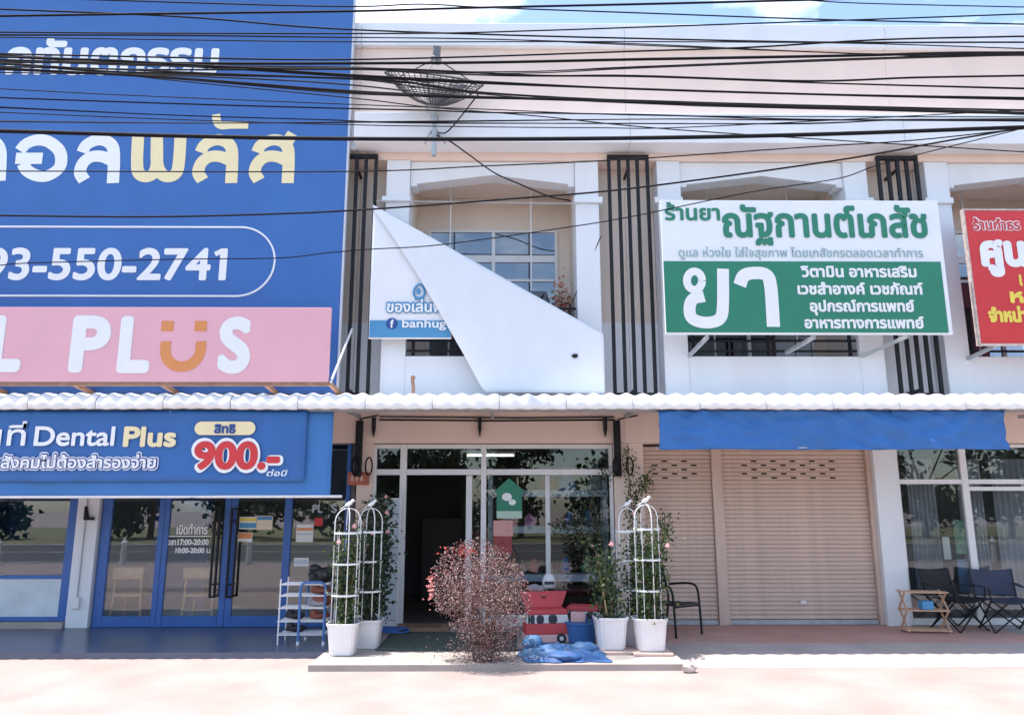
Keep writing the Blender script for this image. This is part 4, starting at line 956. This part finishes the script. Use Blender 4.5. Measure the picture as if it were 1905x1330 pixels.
bus_box(1.30, .20, -.25, 'red and white bus-shaped toy box behind the blue tub', False)
tt = thing('blue_tub', (1.18, -.22, 0), 'round blue plastic tub beside the open toy box', 'tub')
MB().lathe([(.16, .002), (.175, .015), (.205, .23), (.222, .235), (.222, .26), (.205, .26), (.195, .22), (.165, .02), (.01, .02)], (1.18, -.22, 0), 32).build('shell', mat('blue_plastic', (.045, .17, .45), .35, .06), tt, smooth=False)
tag(MB().box(1.04, 1.22, -.30, -.18, .25, .37).build('small_box', M_tpnk, bevel=.01), 'small pink box sitting in the blue tub', 'box')
MB().box(1.0, 1.26, -.28, -.20, .022, .25)
tag(MB().ball((1.16, -.22, .14), .16, .15, .118, 18, 10, None, .35, 4).build('blue_cloth', mat('blue_tub_cloth', (.06, .2, .5), .8, .1), smooth=True), 'blue cloth stuffed inside the round blue tub', 'cloth')
# blue heap
M_heap = mat('blue_heap_fabric', (.022, .085, .25), .6, .35, 7, .4, stain=(.09, .22, .36), stain_amt=.8)
def heap(u, v):
    x = -.50+1.0*u; y = -.42+.84*v; e = max(0, 1-((x/.50)**2+(y/.40)**2))
    wob = .55+.6*noise.noise(Vector((x*4, y*5, 1)))+.35*abs(noise.noise(Vector((x*11, y*9, 3))))
    k = 1+.16*noise.noise(Vector((x*5, y*5, 8)))
    return (.86+x*k, -1.12+y*k, .006+.17*(e**.55)*max(.15, wob))
hp = thing('blue_float', (.86, -1.12, 0), 'crumpled heap of blue inflatable fabric in front of the toy box', 'inflatable')
MB().grid(heap, 56, 44).build('sheet', M_heap, hp, smooth=True)
MB().ball((.52, -1.02, .11), .12, .10, .11, 18, 10, None, .15, 2).build('lobe', M_heap, hp, smooth=True)
MB().ball((1.12, -1.08, .07), .17, .13, .08, 18, 10, None, .25, 9).build('lobe', M_heap, hp, smooth=True); MB().ball((.88, -1.42, .045), .20, .12, .055, 18, 8, None, .3, 5).build('lobe', M_heap, hp, smooth=True)
# things standing behind the boxes
hl = thing('round_helmet', (.75, .45, .62), 'white round helmet on a stand behind the open toy box', 'helmet')
MB().lathe([(.001, .80), (.055, .79), (.085, .74), (.095, .68), (.09, .62), (.07, .60), (.001, .60)], (.80, .42, 0), 20).build('shell', M_twht, hl, smooth=True); MB().lathe([(.03, .003), (.03, .60), (.001, .605)], (.80, .42, 0), 10).build('stand', M_dark, hl); MB().lathe([(.14, .003), (.14, .02), (.03, .03)], (.80, .42, 0), 18).build('base', M_dark, hl)
MB().box(.73, .87, .322, .33, .66, .70).build('visor', M_tblk, hl)
tag(MB().ball((.58, .08, .64), .10, .05, .05, 14, 8, None, .3, 3).ball((.67, .08, .63), .06, .05, .045, 12, 8, None, .3, 6).build('soft_toy', mat('grey_plush', (.30, .27, .30), .95, .15, 30), smooth=True), 'grey soft toy lying on top of the open toy box lid', 'soft toy')

# --- interior of the toy shop
su = thing('display_shelf', (.9, 1.7, 0), 'pale blue-white display shelf behind the toy shop window', 'shelf')
M_shelf = mat('pale_blue_shelf', (.52, .60, .70), .5, .06)
for z in (1.86, 1.31, .60): MB().box(-.03, 1.78, 1.40, 1.75, z, z+.10).build('shelf_board', M_shelf, su)
for x in (-.07, 1.70): MB().box(x, x+.07, 1.396, 1.754, .013, 2.3).build('upright', M_shelf, su)
cols = [(.5, .08, .06), (.07, .2, .5), (.6, .5, .12), (.1, .3, .14), (.55, .55, .55), (.4, .12, .3), (.25, .16, .1), (.65, .3, .1)]
rng = random.Random(9); tn = ('red', 'blue', 'yellow', 'green', 'white', 'purple', 'brown', 'orange')
for z in (1.41, .70):
    x = .12
    while x < 1.6:
        k = rng.randrange(8); s = rng.uniform(.05, .10); m_ = mat('toy_%s' % tn[k], cols[k], .5, .1)
        mb = MB()
        if rng.random() < .5: mb.ball((x, 1.55, z+s*.9), s*.8, s*.7, s*.9, 12, 8, None, .3, x*7); mb.ball((x, 1.52, z+s*2.0), s*.5, s*.5, s*.5, 12, 8, None, .1, x); nm = 'soft_toy'
        else: mb.box(x-s, x+s, 1.50, 1.62, z+.001, z+s*1.8); mb.prism([(x-s, z+s*1.8+.001), (x+s, z+s*1.8+.001), (x, z+s*2.6)], 1.50, 1.62); nm = 'toy_house'
        shn = 'upper' if z > 1 else 'lower'
        tag(mb.build(nm, m_, smooth=(nm == 'soft_toy')), '%s %s on the %s shelf in the toy shop window' % (tn[k], nm.replace('_', ' '), shn), nm.replace('_', ' '), 'toys on the display shelf'); x += s*2+rng.uniform(.04, .14)
for px, c, nm in ((1020, (.30, .09, .06), 'brown-red'), (1055, (.08, .22, .48), 'blue'), (1108, (.30, .36, .42), 'grey')):   # bell-shaped bags on the top shelf
    a = at(px, 890, 1.55); t = thing('toy_bag', (a.x, 1.55, 1.961), nm+' bell-shaped bag with a loop handle on the top shelf', 'bag', 'bell-shaped bags on the top shelf'); m_ = mat('bag_'+nm, c, .6, .15, 9)
    MB().lathe([(.13, 1.962), (.15, 1.98), (.145, 2.05), (.10, 2.14), (.075, 2.20), (.05, 2.23), (.001, 2.235)], (a.x, 1.55, 0), 20, 2.4, 1, .6).build('body', m_, t, smooth=True)
    MB().tube([(a.x-.075*cos(q_), 1.55, 2.20+.12*sin(q_)) for q_ in [pi*i/14 for i in range(15)]], .016, 8).build('handle', m_, t)
hs = thing('house_sticker', (.2, GF, 1.55), 'green house-shaped sticker with two pale mushrooms on the glass', 'sticker'); T = GF+.068
g = lambda px, py: (at(px, py, T).x, at(px, py, T).z)
MB().prism([g(924, 950), g(971, 950), g(971, 917), g(976, 913), g(947, 889), g(918, 915), g(924, 917)], T, T+.003).build('house_shape', M_green, hs)
MB().prism([g(924, 964), g(971, 964), g(971, 950.3), g(924, 950.3)], T, T+.003).build('pale_strip', mat('mint_print', (.45, .62, .52), .5, .05), hs)
for px, py, r in ((943, 924, .075), (953, 934, .055)):
    x, z = g(px, py); mb = MB(); mb.prism([(x+r*cos(2*pi*i/18), z+r*.8*sin(2*pi*i/18)) for i in range(18)], T-.004, T-.001); mb.build('mushroom_print', M_pwhite, hs)
po = thing('poster', (.1, GF, 1.1), 'red and pink poster below the green house sticker', 'poster')
MB().prism([g(918, 997), g(954, 997), g(954, 968), g(918, 968)], T, T+.002).build('pink_half', mat('salmon_print', (.65, .33, .30), .5, .1, 20), po); MB().prism([g(918, 1030), g(952, 1030), g(952, 997.4), g(918, 997.4)], T, T+.002).build('red_half', mat('dark_red_print', (.33, .05, .05), .5, .2, 20), po)
lp = thing('tube_lamp', (-.1, 2.6, 2.6), 'lit fluorescent tube lamp under the toy shop ceiling', 'lamp'); a, b = at(869, 847, 2.6), at(956, 847, 2.6)
MB().tube([(a.x, 2.6, a.z), (b.x, 2.6, b.z)], .016, 10).build('tube', emit('lamp_glow', (1, .97, .9), 2.2), lp); MB().box(a.x-.03, b.x+.03, 2.57, 2.63, a.z+.03, a.z+.08).build('fitting', M_alu, lp)
for x in (a.x, b.x): MB().tube([(x, 2.6, a.z+.08), (x, 2.6, 2.905)], .006, 6).build('hanger', M_alu, lp)
st_ = thing('stool', (-.55, 2.1, .013), 'dark stool standing inside the open doorway', 'stool')
MB().lathe([(.15, .46), (.16, .47), (.16, .50), (.001, .505)], (-.55, 2.1, 0), 18).build('seat', M_wood, st_)
for i in range(4): a_ = pi/4+i*pi/2; MB().tube([(-.55+.17*cos(a_), 2.1+.17*sin(a_), .013), (-.55+.11*cos(a_), 2.1+.11*sin(a_), .46)], .014, 6).build('leg', M_steel, st_)
for i, (x, y, z0, z1, wd, c) in enumerate(((-1.0, 4.6, .013, 1.5, .4, 6), (-.3, 4.6, .013, 1.9, .35, 7))):
    t = thing('cabinet', (x, y, .013), ('low dark cabinet', 'tall dark cabinet')[i]+' against the back wall of the toy shop', 'cabinet'); m_ = mat('cabinet_%d' % i, (.06, .05, .045), .6, .1)
    MB().box(x-wd, x+wd, y-.2, y+.2, z0, z1).build('carcass', m_, t); MB().box(x-wd+.03, x-.01, y-.215, y-.202, z0+.1, z1-.05).build('door', m_, t); MB().box(x+.01, x+wd-.03, y-.215, y-.202, z0+.1, z1-.05).build('door', m_, t)

# --- pillar fittings
np_ = thing('number_plate', (-1.97, 1.0, 1.95), 'small orange-red number plate on the pillar beside the banner', 'plate'); a, b = at(647, 878, .98), at(686, 902, .98)
MB().box(a.x, b.x, .985, .997, b.z, a.z).build('plate', mat('terracotta_plate', (.42, .12, .08), .6, .1), np_)
for i in range(3): MB().box(a.x+.05+.07*i, a.x+.09+.07*i, .981, .984, b.z+.06, b.z+.14).build('numeral_stroke', mat('pale_stroke', (.6, .42, .36), .6), np_)
for x, l_ in ((-1.96, 'black coiled cable bracket on the pillar beside the blue banner'), (1.93, 'black coiled cable bracket on the pillar beside the blue awning')):
    t = thing('cable_bracket', (x, .9, 2.6), l_, 'bracket', 'cable brackets on the pillars'); mb = MB(); mb.box(x-.10, x+.0, .92, .995, 2.15, 2.98); mb.build('box', M_steel, t)
    for s in (-1, 1): MB().tube([(x+.02+s*.10+.05*cos(q_), .90, 2.30+.13*sin(q_)) for q_ in [2*pi*i/18 for i in range(19)]], .012, 6).build('coil', M_cable, t)
    MB().tube([(x-.05, .93, 2.95), (x-.02, .85, 3.0), (x+.25, .8, 3.05)], .012, 6).build('cable_tail', M_cable, t)
vs = at(768, 718, -.3)
va = thing('roof_spike', (vs.x, -.3, 3.17), 'short rusty bolt post on the canopy below the torn banner', 'bolt'); MB().tube([(vs.x, -.3, 3.15), (vs.x+.01, -.3, 3.28), (vs.x-.01, -.3, 3.42)], .022, 8).build('shaft', M_rust, va); MB().ball((vs.x, -.3, 3.43), .032).build('cap', M_rust, va)

# --- black steel armchair
bc_ = thing('steel_armchair', (2.55, .42, 0), 'black steel slatted armchair in front of the narrow roller shutter', 'chair'); Rm = Matrix.Translation((2.50, .42, 0)) @ Matrix.Rotation(radians(38), 4, 'Z')
for s in (-1, 1):
    MB().tube(cr_spline([(s*.27, -.27, .0), (s*.27, -.25, .40), (s*.27, -.22, .60), (s*.27, -.12, .655), (s*.27, .12, .64), (s*.26, .26, .62)], 6), .016, 8).xf(Rm).build('arm', M_steel, bc_, smooth=True)
    MB().tube(cr_spline([(s*.24, .34, .0), (s*.24, .27, .40), (s*.24, .30, .60), (s*.23, .36, .92)], 6), .016, 8).xf(Rm).build('rear_leg', M_steel, bc_, smooth=True)
for i in range(8): y = -.24+.066*i; MB().box(-.25, .25, y, y+.045, .40-.03*i/8, .415-.03*i/8).xf(Rm).build('seat_slat', M_steel, bc_)
for i in range(5): z = .56+.08*i; MB().box(-.235, .235, .30+.02*i, .315+.02*i, z, z+.05).xf(Rm).build('back_slat', M_steel, bc_)
for y in (-.25, .27): MB().tube([(-.26, y, .385), (.26, y, .385)], .014, 8).xf(Rm).build('seat_rail', M_steel, bc_)

# --- folding camp chairs
def camp_chair(x, y, rz, mt, label):
    t = thing('camp_chair', (x, y, 0), label, 'folding chair', 'folding camp chairs'); Rm = Matrix.Translation((x, y, 0)) @ Matrix.Rotation(rz, 4, 'Z')
    w, d = .27, .24
    B = lambda a, b, r=.011: MB().tube([a, b], r, 8).xf(Rm).build('leg', M_steel, t)
    B((-w, -d, 0), (w, -d+.02, .43)); B((w, -d, 0), (-w, -d+.02, .43)); B((-w, d, 0), (w, d, .43)); B((w, d, 0), (-w, d, .43))
    for s in (-1, 1):
        B((s*w, -d, 0), (s*w, d, .43)); B((s*w, d, 0), (s*w, -d, .43))
        MB().tube([(s*w, d, .40), (s*(w+.02), d+.09, .81)], .011, 8).xf(Rm).build('back_post', M_steel, t); MB().tube([(s*w, -d, .40), (s*(w+.02), -d, .60)], .011, 8).xf(Rm).build('arm_post', M_steel, t)
        MB().grid(lambda u, v: (s*(w+.02)+(v-.5)*.07, -d+(2*d+.05)*u, .60+.02*u-.02*sin(pi*u)), 8, 2).xf(Rm).build('arm_strap', mt, t, smooth=True, solid=.008)
    for a in (-1, 1):
        for b in (-1, 1): MB().ball((a*w, b*d, .012), .02, .02, .012, 8, 6).xf(Rm).build('foot', M_steel, t)
    MB().grid(lambda u, v: ((2*u-1)*w, -d+2*d*v, .43-.06*sin(pi*u)*sin(pi*(.3+.6*v))), 14, 12).xf(Rm).build('seat', mt, t, smooth=True, solid=.008)
    MB().grid(lambda u, v: ((2*u-1)*(w+.02), d+.09*v+.05*sin(pi*u)*(1-v*.6), .44+.38*v-.03*sin(pi*u)*v), 14, 12).xf(Rm).build('backrest', mt, t, smooth=True, solid=.008)
camp_chair(6.62, .72, .35, mat('black_canvas', (.018, .018, .022), .8, .15), 'black folding camp chair beside the wooden rack')
camp_chair(7.22, .58, -.15, mat('navy_canvas', (.045, .055, .10), .8, .15), 'navy folding camp chair with crossed legs by the glass front')
# --- folding wooden rack
wr = thing('folding_rack', (6.0, .45, 0), 'folding pine shelf rack with crossed ends standing by the white pillar', 'rack')
M_pine = mat('pine_wood', (.60, .38, .24), .55, .12, 10); Rm = Matrix.Translation((6.02, .50, 0)) @ Matrix.Rotation(-.12, 4, 'Z')
for s in (-1, 1):
    for z in (.0, .27):
        for k in (-1, 1): MB().bar((s*.27+.008*k, -.14*k, z+.012), (s*.27+.008*k, .14*k, z+.28), .014, .03).xf(Rm).build('cross_bar', M_pine, wr)
for z in (.03, .29, .53):
    for i in range(4): y = -.135+.075*i; MB().box(-.30, .30, y, y+.045, z, z+.014).xf(Rm).build('slat', M_pine, wr)
tag(MB().box(5.96, 6.12, .40, .52, .306, .42).build('small_crate', M_teal, bevel=.01), 'small blue box on the middle shelf of the pine rack', 'box')
mb = MB().ball((2.20, -1.72, -.02), .075, .055, .05, 12, 8, None, .6, 3); tag(mb.build('stone', mat('pale_stone', (.62, .52, .48), .9, .15, 10, .4)), 'pale loose stone on the concrete by the right-hand pots' if False else 'pale loose stone on the sunlit concrete by the pots', 'stone')

# balcony things
bw = thing('flower_vase', (1.03, .35, 4.5), 'orange and pink dried flowers in a pot at the balcony rail', 'flowers'); rng = random.Random(4)
MB().lathe([(.07, 3.301), (.09, 3.31), (.11, 4.30), (.10, 4.34), (.001, 4.32)], (1.03, .42, 0), 14).build('vase', mat('dark_vase', (.08, .07, .07), .5, .1), bw)
mb = MB(); leaf_quads(mb, [Vector((1.03+rng.gauss(0, .07), .42+rng.gauss(0, .06), 4.62+rng.gauss(0, .17))) for i in range(330)], rng, .06); mb.build('foliage', ramp_mat('dried_flower', [(.55, .20, .10), (.62, .34, .22), (.20, .16, .06), (.45, .10, .07), (.66, .45, .35)], .6, .2), bw, kind='stuff')
gb = thing('storage_box', (.62, .62, 3.3), 'grey storage bag on the balcony beside the dried flowers', 'bag'); MB().lathe([(.17, 3.301), (.20, 3.33), (.20, 4.75), (.16, 4.88), (.001, 4.90)], (.66, .62, 0), 18, 4).build('body', mat('dark_grey_fabric', (.12, .13, .16), .8, .1), gb, smooth=True)
MB().tube([(.66-.10*cos(q_), .42, 4.82-.08*sin(q_)) for q_ in [pi*i/10 for i in range(11)]], .012, 6).build('strap', M_cable, gb)
# papers and cards seen through the end shop's glass
for px0, py0, px1, py1, mt, l_ in ((1752, 998, 1770, 1040, M_paper, 'white paper on the inside of the end shop glass'), (1772, 968, 1802, 1030, mat('green_poster', (.20, .34, .26), .6, .25, 12), 'greenish poster on the inside of the end shop glass'), (1780, 1040, 1803, 1100, mat('blue_poster', (.22, .34, .52), .6, .25, 12), 'pale blue poster low on the end shop glass')):
    a, b = at(px0, py0, GF+.05), at(px1, py1, GF+.05); tag(MB().box(a.x, b.x, GF+.045, GF+.05, b.z, a.z).build('poster', mt), l_, 'poster', 'posters on the end shop glass')

# ================================================================== ACROSS THE ROAD (seen only as reflections)
def street_tree(x, y, h, seed, label):
    rng = random.Random(seed); t = thing('street_tree', (x, y, -.07), label, 'tree', 'trees across the road')
    MB().tube([(x, y, -.07), (x+.1, y, h*.25), (x+.05, y+.1, h*.5)], [.2, .16, .1], 8).build('trunk', M_stem, t)
    L = []
    for k in range(9):
        c = Vector((x+rng.gauss(0, h*.16), y+rng.gauss(0, h*.14), h*rng.uniform(.12, .9))); MB().tube([(x+.05, y+.1, h*.35), c], [.07, .03], 5).build('limb', M_stem, t)
        for i in range(170): L.append(c+Vector((rng.gauss(0, 1), rng.gauss(0, 1), rng.gauss(0, .8)))*h*.085)
    mb = MB(); leaf_quads(mb, L, rng, .42); mb.build('crown', M_leafd, t, kind='stuff')
trng = random.Random(8)
for i in range(16): street_tree(-34+4.5*i+trng.uniform(-1, 1), -31-trng.uniform(0, 4), trng.uniform(5.5, 8), 50+i, 'leafy roadside tree standing across the road')
for i in range(9):
    x = -16+4*i; t = thing('bollard', (x, -12.3, -.066), 'short white bollard at the edge of the road', 'bollard', 'bollards along the road'); MB().lathe([(.09, -.066), (.08, .55), (.10, .57), (.10, .62), (.06, .66), (.001, .80)], (x, -12.3, 0), 14).build('post', M_pot, t)
